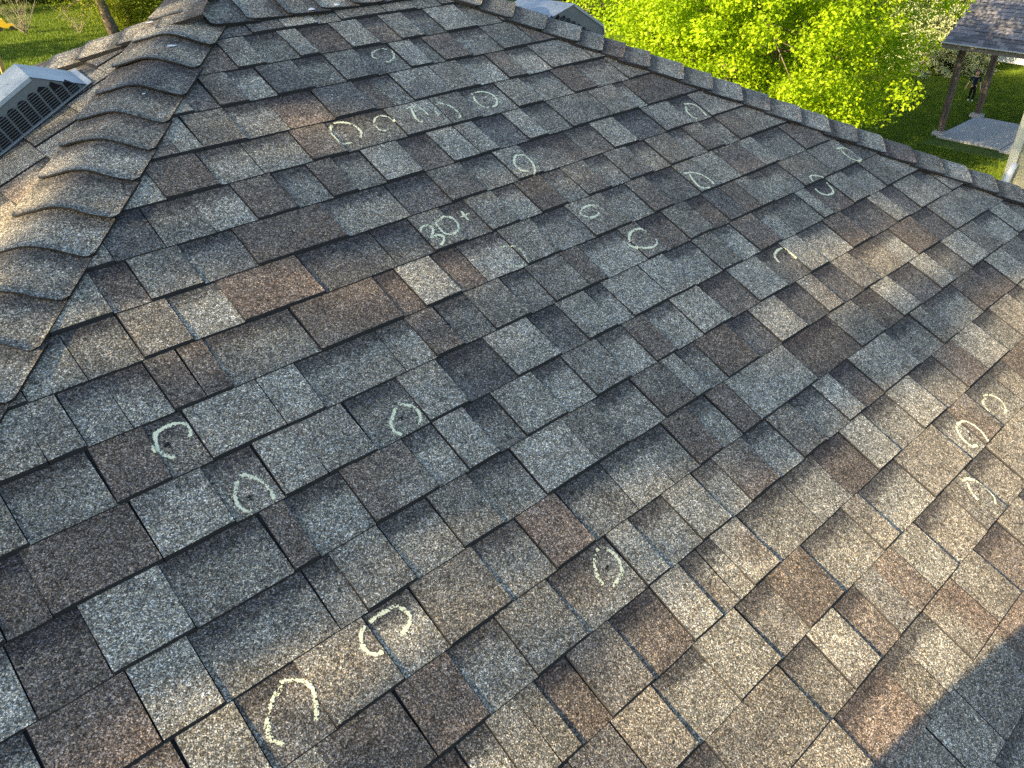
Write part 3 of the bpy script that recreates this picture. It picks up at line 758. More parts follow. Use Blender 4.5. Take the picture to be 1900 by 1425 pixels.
M_HEDGE = leaf_mat('dark_hedge_leaves', (0.03, 0.05, 0.012), (0.08, 0.11, 0.02), 0.3, 0.7)  # dark green leaf colour throughout
M_SHADE = leaf_mat('plain_green_leaves', (0.07, 0.12, 0.02), (0.12, 0.18, 0.03), 0.35)
M_BARK = plain('rough_grey_brown_bark', (0.13, 0.10, 0.075), 0.9, var=0.45, sc=9, bump=0.02, bsc=14)
M_BARKD = plain('dark_bark', (0.05, 0.04, 0.032), 0.9, var=0.3, sc=9)

def leaves(name, centres, per, spread, size, mat, parent, seed, aspect=0.62, flat=0.5, squash=1.0, up=0.35):
    """per leaf-sized folded faces round every centre; flat pulls the leaf normals upward"""
    r = np.random.default_rng(seed)
    C_ = np.repeat(np.asarray(centres, float), per, axis=0); n_ = len(C_)
    spread = np.repeat(np.broadcast_to(spread, (len(centres),)), per)
    off = r.normal(0, 1, (n_, 3)); off *= (np.clip(np.linalg.norm(off, axis=1), 0, 1.9) / np.linalg.norm(off, axis=1))[:, None]
    off *= spread[:, None] * 0.62; off[:, 2] *= squash
    P = C_ + off
    nrm = r.normal(0, 1, (n_, 3)) * (1 - flat) + off / (spread[:, None] + 1e-6) * 0.5; nrm[:, 2] += up + flat
    nrm /= np.linalg.norm(nrm, axis=1)[:, None]
    t = np.cross(nrm, r.normal(0, 1, (n_, 3))); t /= np.linalg.norm(t, axis=1)[:, None]
    bt = np.cross(nrm, t); s_ = size * r.uniform(0.6, 1.3, n_)[:, None]
    V = np.zeros((n_, 4, 3))
    V[:, 0] = P - t * s_ * 0.5; V[:, 2] = P + t * s_ * 0.5 - nrm * s_ * 0.12
    V[:, 1] = P - bt * s_ * aspect * 0.5 + nrm * s_ * 0.12; V[:, 3] = P + bt * s_ * aspect * 0.5 + nrm * s_ * 0.12
    me = bpy.data.meshes.new(name)
    me.vertices.add(n_ * 4); me.vertices.foreach_set('co', V.ravel())
    F = np.arange(n_ * 4).reshape(n_, 4); T = np.stack([F[:, [0, 1, 2]], F[:, [0, 2, 3]]], 1).reshape(-1)
    me.loops.add(len(T)); me.loops.foreach_set('vertex_index', T)
    me.polygons.add(n_ * 2); me.polygons.foreach_set('loop_start', np.arange(0, n_ * 6, 3)); me.polygons.foreach_set('loop_total', np.full(n_ * 2, 3))
    me.materials.append(mat); me.update()
    o = bpy.data.objects.new(name, me); scn.collection.objects.link(o)
    if parent is not None: o.parent = parent; o.location = -parent.location
    return o

def limbs(mb, base, top, crown_c, crown_r, n_, r0, seed, ends=None):
    r = random.Random(seed); base, top = Vector(base), Vector(top)
    tr = [base.lerp(top, t) + Vector((math.sin(t * 5 + seed) * 0.06, math.cos(t * 4 + seed) * 0.06, 0)) * (top - base).length * 0.2 for t in (0, .12, .3, .5, .7, .85, 1)]
    mb.tube(tr, [r0 * 1.35, r0 * 1.05, r0 * 0.9, r0 * 0.72, r0 * 0.5, r0 * 0.3, r0 * 0.12], 12)
    for i in range(n_):
        t = r.uniform(0.25, 0.95); s = tr[0].lerp(tr[-1], t)
        e = Vector(ends[r.randrange(len(ends))]) if ends is not None else Vector(crown_c) + Vector((r.uniform(-1, 1) * crown_r[0], r.uniform(-1, 1) * crown_r[1], r.uniform(-0.6, 1) * crown_r[2])) * 0.75
        m = s.lerp(e, 0.5) + Vector((r.uniform(-.2, .2), r.uniform(-.2, .2), 0.15)) * (e - s).length * 0.5
        q = r0 * 0.34 * (1.1 - t * 0.6)
        mb.tube([s, s.lerp(m, 0.5), m, m.lerp(e, 0.5), e], [q, q * 0.8, q * 0.6, q * 0.35, q * 0.12], 6)
        for k in range(3):
            e2 = m.lerp(e, 0.3 + 0.2 * k) + Vector((r.uniform(-1, 1), r.uniform(-1, 1), r.uniform(-.4, .8))) * (e - s).length * 0.22
            mb.tube([m.lerp(e, 0.2 + 0.2 * k), e2], [q * 0.35, q * 0.08], 4, cap=False)

def blob_centres(c, rad, n_, seed, inner=0.45, lump=0.25, zmin=-1.0):
    r = np.random.default_rng(seed); out = []
    while len(out) < n_:
        d = r.normal(0, 1, 3); d /= np.linalg.norm(d)
        if d[2] < zmin: continue
        q = inner + (1 - inner) * r.random() ** 0.6
        q *= 1 + lump * (vnoise(d[0] * 2.3 + 9, d[1] * 2.3 + d[2] * 1.7 + 5, seed) - 0.5) * 2
        out.append(np.array(c) + d * np.array(rad) * q)
    return np.array(out)

# bright maple right behind the roof
def tree(name, label, cat, base, top, cc, cr_, ncl, per, spread, size, mat, seed, r0=0.16, nl=14, bark=None, group=None, **kw):
    t = thing(name, base, label, cat, group)
    cen = blob_centres(cc, cr_, ncl, seed, **{k: v for k, v in kw.items() if k in ('inner', 'lump', 'zmin')})
    leaves('crown', cen, per, spread, size, mat, t, seed, **{k: v for k, v in kw.items() if k in ('flat', 'squash', 'aspect', 'up')})
    mb = MB(); limbs(mb, base, top, cc, cr_, nl, r0, seed, cen); mb.build('trunk', bark or M_BARK, t)
    return t
MC = Vector((17.2, 8.5, -3.0))
tree('maple_tree', 'broad maple with bright yellow-green leaves right behind the roof', 'tree', (17.3, 8.4, GZ), (17.2, 8.5, -0.6), MC, (4.1, 4.1, 2.9), 700, 240, 0.36, 0.085, M_MAPLE, 21, r0=0.17, nl=34, inner=0.3, lump=0.22, squash=0.7)

# silvery spruce beside the pavilion, and dark conifers behind the maple
def spruce(name, label, base, H, Rb, mat, seed, tiers=26, per=26, size=0.13, skirt=0.25, group=None):
    t = thing(name, base, label, 'tree', group); base = Vector(base); r = random.Random(seed)
    cen, sp = [], []; mb = MB()
    mb.tube([base, base + Vector((0, 0, H * 0.5)), base + Vector((0, 0, H))], [0.14, 0.09, 0.02], 8)
    for i in range(tiers):
        f = i / (tiers - 1); z = skirt + (H - skirt - 0.1) * f; rad = Rb * (1 - f) ** 0.85 + 0.08
        nb = max(5, int(15 * (1 - f) + 5)); a0 = r.random() * 7
        for j in range(nb):
            a = a0 + 2 * math.pi * j / nb + r.uniform(-.15, .15); ra = rad * r.uniform(0.78, 1.12)
            tip = base + Vector((math.cos(a) * ra, math.sin(a) * ra, z - 0.10 * ra + r.uniform(-.08, .08)))
            s = base + Vector((0, 0, z + 0.05))
            mb.tube([s, tip], [0.022, 0.006], 4, cap=False)
            k = 0.3
            while k < 1.02:
                q = s.lerp(tip, k); side = Vector((-math.sin(a), math.cos(a), 0)) * r.uniform(-1, 1) * 0.22 * ra * (1.15 - k)
                cen.append(q + side + Vector((0, 0, 0.02))); sp.append(0.17); k += 0.16 / max(ra, 0.3)
    leaves('crown', [tuple(c) for c in cen], per, np.array(sp), size, mat, t, seed, aspect=0.28, flat=0.1, squash=0.5, up=0.3)
    mb.build('trunk', M_BARKD, t)
    return t
spruce('spruce_tree', 'silvery green spruce between the maple and the pavilion roof', (34.4, 10.7, GZ), 9.0, 2.3, M_SPRUCE, 31, tiers=40, per=14, size=0.16)
for i, (x, y, H, Rb, lb) in enumerate([(33.5, 27.5, 9.5, 3.0, 'dark conifer seen between the right roof vent and the maple'), (40.5, 14.5, 10.0, 3.2, 'dark conifer behind the spruce, beside the pavilion roof'),
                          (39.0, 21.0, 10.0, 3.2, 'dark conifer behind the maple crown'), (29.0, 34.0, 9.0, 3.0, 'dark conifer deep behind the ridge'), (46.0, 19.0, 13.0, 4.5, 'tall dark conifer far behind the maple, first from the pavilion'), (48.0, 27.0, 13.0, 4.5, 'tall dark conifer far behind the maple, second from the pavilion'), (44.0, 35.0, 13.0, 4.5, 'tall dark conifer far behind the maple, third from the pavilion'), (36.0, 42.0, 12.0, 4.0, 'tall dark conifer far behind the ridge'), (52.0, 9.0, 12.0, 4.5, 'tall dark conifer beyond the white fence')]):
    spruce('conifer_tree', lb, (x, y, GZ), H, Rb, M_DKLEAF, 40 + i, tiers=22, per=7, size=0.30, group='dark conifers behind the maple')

# leaning tree and thicket at the left, beyond the lawn
tb = Vector((13.7, 41.2, GZ))
t = thing('willow_tree', tb, 'rough-barked tree leaning left on the lawn, yellow-green twigs round its trunk', 'tree')
mb = MB()
mb.tube([tb + Vector((0.2, 0, -0.1)), tb + Vector((0.05, 0, 0.7)), tb + Vector((-0.15, 0, 2.0)), tb + Vector((-0.3, 0, 3.6)), tb + Vector((-0.2, 0.2, 6.5)), tb + Vector((0.1, 0, 9))], [0.30, 0.24, 0.21, 0.19, 0.15, 0.05], 12)
r = random.Random(8); ends = []
for i in range(34):
    a = r.uniform(0, 6.28); z = r.uniform(1.1, 5); ln = r.uniform(0.9, 3.0)
    e = tb + Vector((math.cos(a) * ln, math.sin(a) * ln, z - r.uniform(0.0, 0.9))); s = tb + Vector((-0.2, 0, z))
    mb.tube([s, s.lerp(e, 0.5) + Vector((0, 0, 0.25)), e], [0.05, 0.03, 0.008], 5, cap=False); ends.append(e); ends.append(s.lerp(e, 0.7))
mb.build('trunk', M_BARK, t)
for q_ in ((12.2, 41.5, -5.5), (12.9, 41.2, -5.2), (13.6, 41.0, -5.2), (11.8, 42, -5.2), (14.3, 41.6, -5.3), (12.6, 40.6, -5.3)): ends.append(Vector(q_)); ends.append(Vector(q_) + Vector((.3, .3, -.3)))
leaves('crown', [tuple(e) for e in ends if (e - tb).z > 0.9], 70, 0.6, 0.13, M_WILLOW, t, 71, aspect=0.35, squash=1.1, flat=0.2)
for i, (x, y, zc, rr_, ncl, lb, mt) in enumerate([
        (15.3, 42.6, 1.0, (1.3, 1.5, 1.2), 60, 'leafy yellow-green shrub right of the leaning tree, behind the left hip', M_WILLOW),
        (18.0, 42.0, 1.5, (1.6, 1.6, 1.7), 70, 'yellow-green shrub just left of the ridge end', M_WILLOW)]):
    tree('tall_shrub', lb, 'shrub', (x, y, GZ), (x - 0.3, y, GZ + 5), (x, y, GZ + zc), rr_, ncl, 150, 0.55, 0.14, mt, 80 + i, r0=0.16, nl=16, aspect=0.38, bark=M_BARKD)
hl = ['dark bush at the top left corner of the lawn', 'dark bush second along the far edge of the lawn', 'dark bush third along the far edge of the lawn', 'dark bush at the far edge of the lawn behind the leaning tree', 'dark bush beyond the yellow-green shrubs', 'dark bush farthest right along the lawn edge']
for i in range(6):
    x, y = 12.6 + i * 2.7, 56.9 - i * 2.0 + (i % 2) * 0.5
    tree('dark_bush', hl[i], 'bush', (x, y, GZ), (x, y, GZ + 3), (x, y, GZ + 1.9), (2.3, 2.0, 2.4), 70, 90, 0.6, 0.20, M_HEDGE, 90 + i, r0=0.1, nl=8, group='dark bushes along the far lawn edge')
# bare twiggy sapling at the left edge
def twigs(base, H, seed, label, n_=26):
    r = random.Random(seed); mb = MB(); b = Vector(base)
    for i in range(n_):
        a = r.uniform(0, 6.28); p = b + Vector((r.uniform(-.05, .05), r.uniform(-.05, .05), 0)); pts = [p]; h = H * r.uniform(0.5, 1.0)
        for k in range(4):
            pts.append(pts[-1] + Vector((math.cos(a) * 0.16 + r.uniform(-.1, .1), math.sin(a) * 0.16 + r.uniform(-.1, .1), 0.25)) * h)
        mb.tube(pts, [0.014, 0.011, 0.009, 0.006, 0.004], 4, cap=False)
        for k in range(1, 4):
            for q in range(2):
                e = pts[k] + Vector((r.uniform(-1, 1), r.uniform(-1, 1), r.uniform(0, .8))) * 0.22 * h
                mb.tube([pts[k], e], [0.007, 0.003], 3, cap=False)
    return setp(mb.build('bare_shrub', plain('pale_bare_twigs', (0.28, 0.24, 0.17), 0.8)), label, 'shrub')
twigs((10.9, 45.0, GZ), 2.3, 3, 'bare twiggy shrub by the yellow toy at the left edge')
twigs((12.9, 43.2, GZ), 1.4, 4, 'bare branches left of the leaning trunk', 12)

# yellow toy truck on the lawn
tc = Vector((10.45, 46.6, GZ)); M_YEL = plain('yellow_toy_plastic', (0.72, 0.47, 0.03), 0.4, var=0.05); M_BLK = plain('black_rubber', (0.02, 0.02, 0.02), 0.7)
t = thing('toy_truck', tc, 'yellow toy truck with black wheels lying on the left lawn', 'toy')
ax = Vector((0.98, -0.2, 0)).normalized(); ay = Vector((0.2, 0.98, 0)).normalized(); az = Vector((0, 0, 1))
def tp(a, b, c): return tc + ax * a + ay * b + az * c
b_ = MB(); b_.prism([tp(*q) for q in [(-.42, -.17, .14), (.40, -.17, .12), (.42, -.17, .30), (.10, -.17, .36), (-.02, -.17, .56), (-.34, -.17, .58), (-.44, -.17, .34)]], ay * 0.34)
b_.build('body', M_YEL, t, 0.02)
for sx in (-.26, .26):
    for sy in (-.2, .16):
        w_ = MB(); w_.tube([tp(sx, sy, .11), tp(sx, sy + .05, .11)], .115, 14); w_.build('wheel', M_BLK, t)
# wooden post at the left edge of the photo
po = MB(); pb = Vector((6.45, 30.2, GZ))
po.box(pb + Vector((0, 0, 0.9)), (0.12, 0.12, 1.84)); po.box(pb + Vector((0, 0, 1.85)), (0.16, 0.16, 0.06))
setp(po.build('wooden_post', plain('weathered_tan_wood', (0.36, 0.22, 0.08), 0.8, var=0.3, sc=6)), 'tan wooden post on the lawn just behind the left roof vent', 'post')
# ---------------------------------------------------------------- patio, pavilion, fence
def concrete():
    m, n, b = newmat('broom_finished_concrete'); vec = coords(n)
    c = mixc(n, 1.0, ramp(n, noise(n, vec, 1.3, 5, 0.65).outputs[0], [(0.3, (0.27, 0.28, 0.29)), (0.7, (0.37, 0.38, 0.38))]),
             ramp(n, noise(n, vec, 40, 3, 0.6).outputs[0], [(0.3, 0.88), (0.7, 1.1)]), 'MULTIPLY')
    L(n, c, b.inputs['Base Color']); b.inputs['Roughness'].default_value = 0.9
    return m
M_CONC = concrete()
mb = MB()
xs = [25.30, 26.62, 28.20]; ys = [6.35, 4.62, 4.595, 0.8]
for i in range(2):
    for (ya, yb) in ((6.42, 4.63), (4.60, 2.6), (2.575, 0.8)):
        x0, x1 = xs[i] + (0.006 if i else 0), xs[i + 1] - (0 if i else 0.02)
        sk = (6.42 - (ya + yb) / 2) * 0.0
        mb.box(((x0 + x1) / 2 - 0.08 * (6.42 - (ya + yb) / 2), (ya + yb) / 2, GZ + 0.0), (x1 - x0, ya - yb, 0.09))
setp(mb.build('patio', M_CONC, bevel=0.008), kind='structure')

def timber():
    m, n, b = newmat('dark_weathered_timber'); vec = coords(n)
    mp = n.nodes.new('ShaderNodeMapping'); L(n, vec, mp.inputs[0]); mp.inputs['Scale'].default_value = (18, 18, 1.6)
    c = ramp(n, noise(n, mp.outputs[0], 1.0, 5, 0.7).outputs[0], [(0.3, (0.030, 0.022, 0.018)), (0.52, (0.075, 0.058, 0.047)), (0.75, (0.20, 0.17, 0.14))])
    L(n, c, b.inputs['Base Color']); b.inputs['Roughness'].default_value = 0.8
    return m
M_TIMB = timber()
def proof():
    m, n, b = newmat('dark_grey_roof_shingles'); vec = coords(n)
    mp = n.nodes.new('ShaderNodeMapping'); L(n, vec, mp.inputs[0])
    at = n.nodes.new('ShaderNodeAttribute'); at.attribute_name = 'tone'
    c = mixc(n, 1.0, at.outputs['Color'], ramp(n, noise(n, vec, 60, 3, 0.7).outputs[0], [(0.3, 0.75), (0.7, 1.3)]), 'MULTIPLY')
    L(n, c, b.inputs['Base Color']); b.inputs['Roughness'].default_value = 0.9
    return m
M_PROOF = proof()
pv = thing('pavilion', (26.85, 4.0, GZ), 'dark-shingled open pavilion on timber posts over the patio, top right', 'pavilion')
PT = math.tan(R(33)); EZ = -4.20; E0 = 24.95; YL, YR_ = 6.85, -1.2; XR = 26.9
r = random.Random(4)
def pav_slope(x0, xr, sgn):
    V, F, MI, COL = [], [], [], []
    nc = 17; dx = (xr - x0) / nc
    for k in range(nc):
        xa, xb_ = x0 + dx * k, x0 + dx * (k + 1) + dx * 0.15
        za, zb = EZ + abs(xa - x0) * PT + 0.012, EZ + abs(xb_ - x0) * PT + 0.001
        y = YR_
        while y < YL:
            y2 = min(YL, y + r.uniform(0.16, 0.34)); raised = r.random() < 0.5; h = 0.007 if raised else 0
            b = len(V); V.extend([(xa, y, za + h), (xa, y2, za + h), (xb_, y2, zb + h), (xb_, y, zb + h), (xa, y, za - 0.014), (xa, y2, za - 0.014)])
            q = (b, b + 3, b + 2, b + 1) if sgn > 0 else (b, b + 1, b + 2, b + 3)
            F.append(q); MI.append(0); F.append((b, b + 1, b + 5, b + 4)); MI.append(1)
            g = r.choice([0.10, 0.12, 0.15, 0.185]); COL.extend([[g * 0.98, g * 0.95, g * 1.02, 1]] * 6); y = y2
    me = bpy.data.meshes.new('roof'); me.from_pydata(V, [], F); me.materials.append(M_PROOF); me.materials.append(M_EDGE)
    me.polygons.foreach_set('material_index', MI)
    ca = me.color_attributes.new('tone', 'FLOAT_COLOR', 'POINT'); ca.data.foreach_set('color', np.array(COL, dtype=np.float32).ravel()); me.update()
    o = bpy.data.objects.new('roof', me); scn.collection.objects.link(o); o.parent = pv; o.location = -pv.location
pav_slope(E0, XR, 1); pav_slope(2 * XR - E0, XR, -1)
rz = EZ + (XR - E0) * PT
mb = MB()
mb.prism([(E0 + 0.02, YL - 0.02, EZ - 0.02), (XR, YL - 0.02, rz - 0.02), (2 * XR - E0 - 0.02, YL - 0.02, EZ - 0.02), (2 * XR - E0 - 0.12, YL - 0.02, EZ - 0.14), (XR, YL - 0.02, rz - 0.16), (E0 + 0.12, YL - 0.02, EZ - 0.14)], (0, YR_ - YL + 0.04, 0))
mb.build('roof_deck', M_TIMB, pv)
mb = MB()
mb.box((E0 - 0.012, (YL + YR_) / 2, EZ - 0.06), (0.024, YL - YR_, 0.14)); mb.build('fascia', plain('grey_brown_fascia_board', (0.16, 0.145, 0.13), 0.7, var=0.2), pv)
mb = MB(); mb.box((E0 - 0.035, (YL + YR_) / 2, EZ + 0.012), (0.10, YL - YR_ + 0.04, 0.022)); mb.build('drip_edge', plain('pale_metal_drip_edge', (0.46, 0.45, 0.42), 0.5, 0.2), pv)
mb = MB(); mb.box((25.51, (YL + YR_) / 2, EZ + 0.06), (0.14, YL - YR_ - 0.5, 0.22)); mb.build('beam', M_TIMB, pv)
mb = MB(); mb.box((28.2, (YL + YR_) / 2, EZ + 0.0), (0.14, YL - YR_ - 0.5, 0.2)); mb.build('beam', M_TIMB, pv)
mb = MB(); mb.box((26.85, 6.45, EZ + 0.03), (2.54, 0.12, 0.2)); mb.build('beam', M_TIMB, pv)
for (x, y) in ((25.51, 6.45), (28.2, 6.45), (25.51, -0.6), (28.2, -0.6)):
    mb = MB(); mb.box((x, y, (GZ + 0.12 + EZ - 0.04) / 2), (0.16, 0.16, EZ - 0.04 - GZ - 0.12)); o = mb.build('post', M_TIMB, pv, 0.008)
    mb = MB(); mb.prism([(x - .17, y - .17, GZ - 0.01), (x + .17, y - .17, GZ - 0.01), (x + .17, y + .17, GZ - 0.01), (x - .17, y + .17, GZ - 0.01)], (0, 0, 0.105)); mb.box((x, y, GZ + 0.108), (0.2, 0.2, 0.03)); mb.build('post_base', M_CONC, o)

# white vinyl fence
M_VINYL = plain('white_vinyl', (0.80, 0.80, 0.76), 0.4, var=0.04)
fn = thing('picket_fence', (36.2, 6.0, GZ), 'white vinyl privacy fence seen under the pavilion roof', 'fence')
FX = 36.3; FH = 1.55; py = -7.0
while py < 9.0:
    mb = MB(); y = py + 0.08
    while y < py + 2.36:
        mb.box((FX + 0.0, y + 0.03, GZ + 0.05 + FH / 2), (0.022, 0.056, FH - 0.1)); y += 0.077
    for z in (GZ + 0.16, GZ + FH - 0.18): mb.box((FX + 0.03, py + 1.2, z), (0.035, 2.3, 0.09))
    mb.build('panel', M_VINYL, fn)
    mb = MB(); mb.box((FX, py, GZ + FH / 2), (0.12, 0.12, FH + 0.1)); mb.prism([(FX - .07, py - .07, GZ + FH + .05), (FX + .07, py - .07, GZ + FH + .05), (FX + .07, py + .07, GZ + FH + .05), (FX - .07, py + .07, GZ + FH + .05)], (0, 0, 0.03))
    mb.build('post', M_VINYL, fn); py += 2.42

# neighbouring wall at the right edge
nb = thing('neighbouring_house', (11.0, -3.5, GZ), 'pale yellow clapboard house corner with white trim at the right edge', 'house')
NX, NY = 8.0, -0.445
w = MB(); zt = 0.25
for a, b in (((NX, NY), (NX, -6.0)), ((14, NY), (NX, NY)), ((14, -6.0), (14, NY)), ((NX, -6.0), (14, -6.0))): siding_wall(w, b, a, GZ, zt)
w.build('wall', M_SIDING, nb)
w = MB(); w.box((NX - 0.022, NY - 0.022, (GZ + zt) / 2), (0.03, 0.06, zt - GZ)); w.box((NX + 0.02, NY + 0.016, (GZ + zt) / 2), (0.07, 0.02, zt - GZ))
w.build('corner_trim', plain('cream_corner_trim', (0.60, 0.58, 0.44), 0.5, var=0.04), nb)
w = MB(); w.prism([(NX - .4, NY + .4, zt), (NX - .4, -6.4, zt), (11, -6.4, zt + 1.3), (11, NY + .4, zt + 1.3)], (0, 0, 0.06)); w.prism([(14.4, -6.4, zt), (14.4, NY + .4, zt), (11, NY + .4, zt + 1.3), (11, -6.4, zt + 1.3)], (0, 0, 0.06))
w.build('roof', M_EDGE, nb)
w = MB()
q = Vector((NX - 0.055, NY - 0.03, 0))
w.tube([q + Vector((0.0, -0.02, -1.95)), q + Vector((0, 0.0, -2.12)), q + Vector((-0.02, 0.07, -2.24)), q + Vector((-0.04, 0.12, -2.36)), q + Vector((-0.04, 0.12, -6.6))], 0.027, 10)
w.build('downspout', M_TRIM, nb)

# ---------------------------------------------------------------- people
def skin_mesh(name, mat, chains, parent, sub=2):
    """chains: list of (list of (x,y,z,r), attach index or None); one continuous skinned surface"""
    bm = bmesh.new(); lay = bm.verts.layers.skin.verify(); idx = {}
    first = True
    for key, pts in chains:
        prev = idx.get(key) if key is not None else None
        for q in pts:
            v = bm.verts.new(q[:3]); v[lay].radius = (q[3], q[4] if len(q) > 4 and not isinstance(q[4], str) else q[3])
            if first: v[lay].use_root = True; first = False
            if prev is not None: bm.edges.new((prev, v))
            prev = v
            if isinstance(q[-1], str): idx[q[-1]] = v
    me = bpy.data.meshes.new(name); bm.to_mesh(me); bm.free()
    o = bpy.data.objects.new(name, me); scn.collection.objects.link(o)
    s_ = o.modifiers.new('skin', 'SKIN'); s_.use_smooth_shade = True; s_.branch_smoothing = 0.4
    sb = o.modifiers.new('sub', 'SUBSURF'); sb.levels = sub; sb.render_levels = sub
    dg = bpy.context.evaluated_depsgraph_get(); m2 = bpy.data.meshes.new_from_object(o.evaluated_get(dg))
    bpy.data.objects.remove(o); m2.materials.clear(); m2.materials.append(mat)
    for p_ in m2.polygons: p_.use_smooth = True
    o = bpy.data.objects.new(name, m2); scn.collection.objects.link(o); o.parent = parent
    return o
def ball(name, mat, c, rad, parent, seg=14):
    bm = bmesh.new(); bmesh.ops.create_uvsphere(bm, u_segments=seg, v_segments=seg // 2 + 2, radius=1)
    for v in bm.verts: v.co = Vector((v.co.x * rad[0] + c[0], v.co.y * rad[1] + c[1], v.co.z * rad[2] + c[2]))
    me = bpy.data.meshes.new(name); bm.to_mesh(me); bm.free(); me.materials.append(mat)
    for p_ in me.polygons: p_.use_smooth = True
    o = bpy.data.objects.new(name, me); scn.collection.objects.link(o); o.parent = parent; return o
def fabric(name, c): return plain(name, c, 0.9, var=0.12, sc=25, spec=0.1)
M_SKIN = plain('skin', (0.50, 0.30, 0.21), 0.55, var=0.04)
def person(label, loc, H, yaw, hands, feet, cols, head_f=0.135, lean=0.0, elbows=None):
    """local frame: faces -Y, height H; hands/elbows per side (x sign -1, +1)"""
    t = thing('person', loc, label, 'person'); t.rotation_euler.z = yaw
    k = H / 1.75; hh = head_f * H
    zc = H - hh                                    # chin height
    sh = zc - 0.055 * H; hip = 0.50 * H; shw = 0.112 * H
    ml = lambda *a: tuple(a)
    chains = [(None, [ml(0, 0, hip, 0.062 * H, 0.048 * H, 'pel'), ml(0, 0.002, hip + 0.09 * H, 0.058 * H, 0.044 * H), ml(0, 0, hip + 0.2 * H, 0.07 * H, 0.048 * H),
                      ml(0, 0.0, sh - 0.01 * H, 0.05 * H, 0.04 * H, 'chest'), ml(0, -0.005 * H, zc - 0.01 * H, 0.028 * H, 0.028 * H, 'neck'),
                      ml(0, -0.012 * H, zc + hh * 0.22, 0.30 * hh, 0.33 * hh), ml(0, -0.008 * H, zc + hh * 0.55, 0.36 * hh, 0.42 * hh, 'head'), ml(0, 0, zc + hh * 0.84, 0.27 * hh, 0.32 * hh)])]
    for si, s in enumerate((-1, 1)):
        hx, hy, hz = hands[si]; ex_, ey_, ez_ = elbows[si]
        S_ = Vector((s * shw, 0.0, sh)); E_ = Vector((ex_, ey_, ez_)); Hd = Vector((hx, hy, hz)); u = (Hd - E_).normalized()
        chains.append(('chest', [ml(S_.x, S_.y, S_.z, 0.032 * H), ml(*(S_.lerp(E_, 0.5)), 0.025 * H), ml(*E_, 0.02 * H), ml(*(E_.lerp(Hd, 0.35)), 0.021 * H), ml(*Hd, 0.0135 * H, 'w%d' % si),
                                 ml(*(Hd + u * 0.025 * H), 0.019 * H, 0.011 * H, 'p%d' % si), ml(*(Hd + u * 0.05 * H), 0.019 * H, 0.009 * H, 'k%d' % si)]))
        side = Vector((0, -1, 0)) if abs(u.y) < 0.7 else Vector((-s, 0, 0)); pn = u.cross(side).normalized()
        curl = pn * (0.4 if pn.dot(Vector((s, 0, 0))) < 0 else -0.4)
        for fi in range(4):
            o_ = side * (0.0135 - 0.009 * fi) * H; ln = (0.040, 0.046, 0.042, 0.032)[fi] * H; b = Hd + u * 0.05 * H + o_
            chains.append(('k%d' % si, [ml(*(b + u * ln * 0.35), 0.0046 * H), ml(*(b + u * ln * 0.7 + curl * ln * 0.2), 0.0042 * H), ml(*(b + u * ln * 0.95 + curl * ln * 0.55), 0.0036 * H)]))
        b = Hd + u * 0.022 * H + side * 0.02 * H
        chains.append(('p%d' % si, [ml(*(b + u * 0.008 * H + side * 0.004 * H), 0.0055 * H), ml(*(b + u * 0.028 * H + side * 0.010 * H), 0.0045 * H)]))
        fx, fy, fz = feet[si]
        A_ = Vector((fx, fy, fz + 0.045 * H)); P_ = Vector((s * 0.05 * H, 0, hip - 0.03 * H)); K_ = P_.lerp(A_, 0.5) + Vector((0, -0.012 * H, 0))
        chains.append(('pel', [ml(*P_, 0.048 * H), ml(*P_.lerp(K_, 0.5), 0.041 * H), ml(*K_, 0.031 * H), ml(*K_.lerp(A_, 0.35), 0.031 * H), ml(*A_, 0.021 * H), ml(A_.x, A_.y - 0.07 * H, fz + 0.02 * H, 0.018 * H, 0.012 * H)]))
    skin_mesh('body', M_SKIN, chains, t)
    shirt = [(None, [ml(0, 0, hip - 0.035 * H, 0.080 * H, 0.064 * H), ml(0, 0.002, hip + 0.09 * H, 0.074 * H, 0.060 * H), ml(0, 0, hip + 0.2 * H, 0.083 * H, 0.062 * H), ml(0, 0, sh - 0.01 * H, 0.062 * H, 0.05 * H, 'chest'), ml(0, -0.003 * H, sh + 0.022 * H, 0.04 * H, 0.036 * H)])]
    for si, s in enumerate((-1, 1)):
        S_ = Vector((s * shw, 0.0, sh)); E_ = Vector(elbows[si])
        shirt.append(('chest', [ml(*S_, 0.042 * H), ml(*S_.lerp(E_, 0.4), 0.037 * H), ml(*S_.lerp(E_, 0.8 if cols.get('long') is None else 1.0), 0.034 * H)]))
    skin_mesh('shirt', cols['shirt'], shirt, t)
    tr = [(None, [ml(0, 0, hip + 0.02 * H, 0.07 * H, 0.056 * H), ml(0, 0, hip - 0.01 * H, 0.072 * H, 0.058 * H, 'pel')])]
    for si, s in enumerate((-1, 1)):
        fx, fy, fz = feet[si]; A_ = Vector((fx, fy, fz + 0.045 * H)); P_ = Vector((s * 0.052 * H, 0, hip - 0.06 * H)); K_ = P_.lerp(A_, 0.5) + Vector((0, -0.012 * H, 0))
        tr.append(('pel', [ml(*P_, 0.056 * H), ml(*P_.lerp(K_, 0.5), 0.05 * H), ml(*K_, 0.042 * H), ml(*K_.lerp(A_, 0.5), 0.040 * H), ml(*A_, 0.037 * H)]))
    skin_mesh('trousers', cols['pants'], tr, t)
    for si, s in enumerate((-1, 1)):
        fx, fy, fz = feet[si]
        skin_mesh('shoe', cols['shoe'], [(None, [ml(fx, fy + 0.02 * H, fz + 0.022 * H, 0.026 * H, 0.022 * H), ml(fx, fy - 0.03 * H, fz + 0.021 * H, 0.026 * H, 0.021 * H), ml(fx, fy - 0.085 * H, fz + 0.017 * H, 0.026 * H, 0.016 * H)])], t)
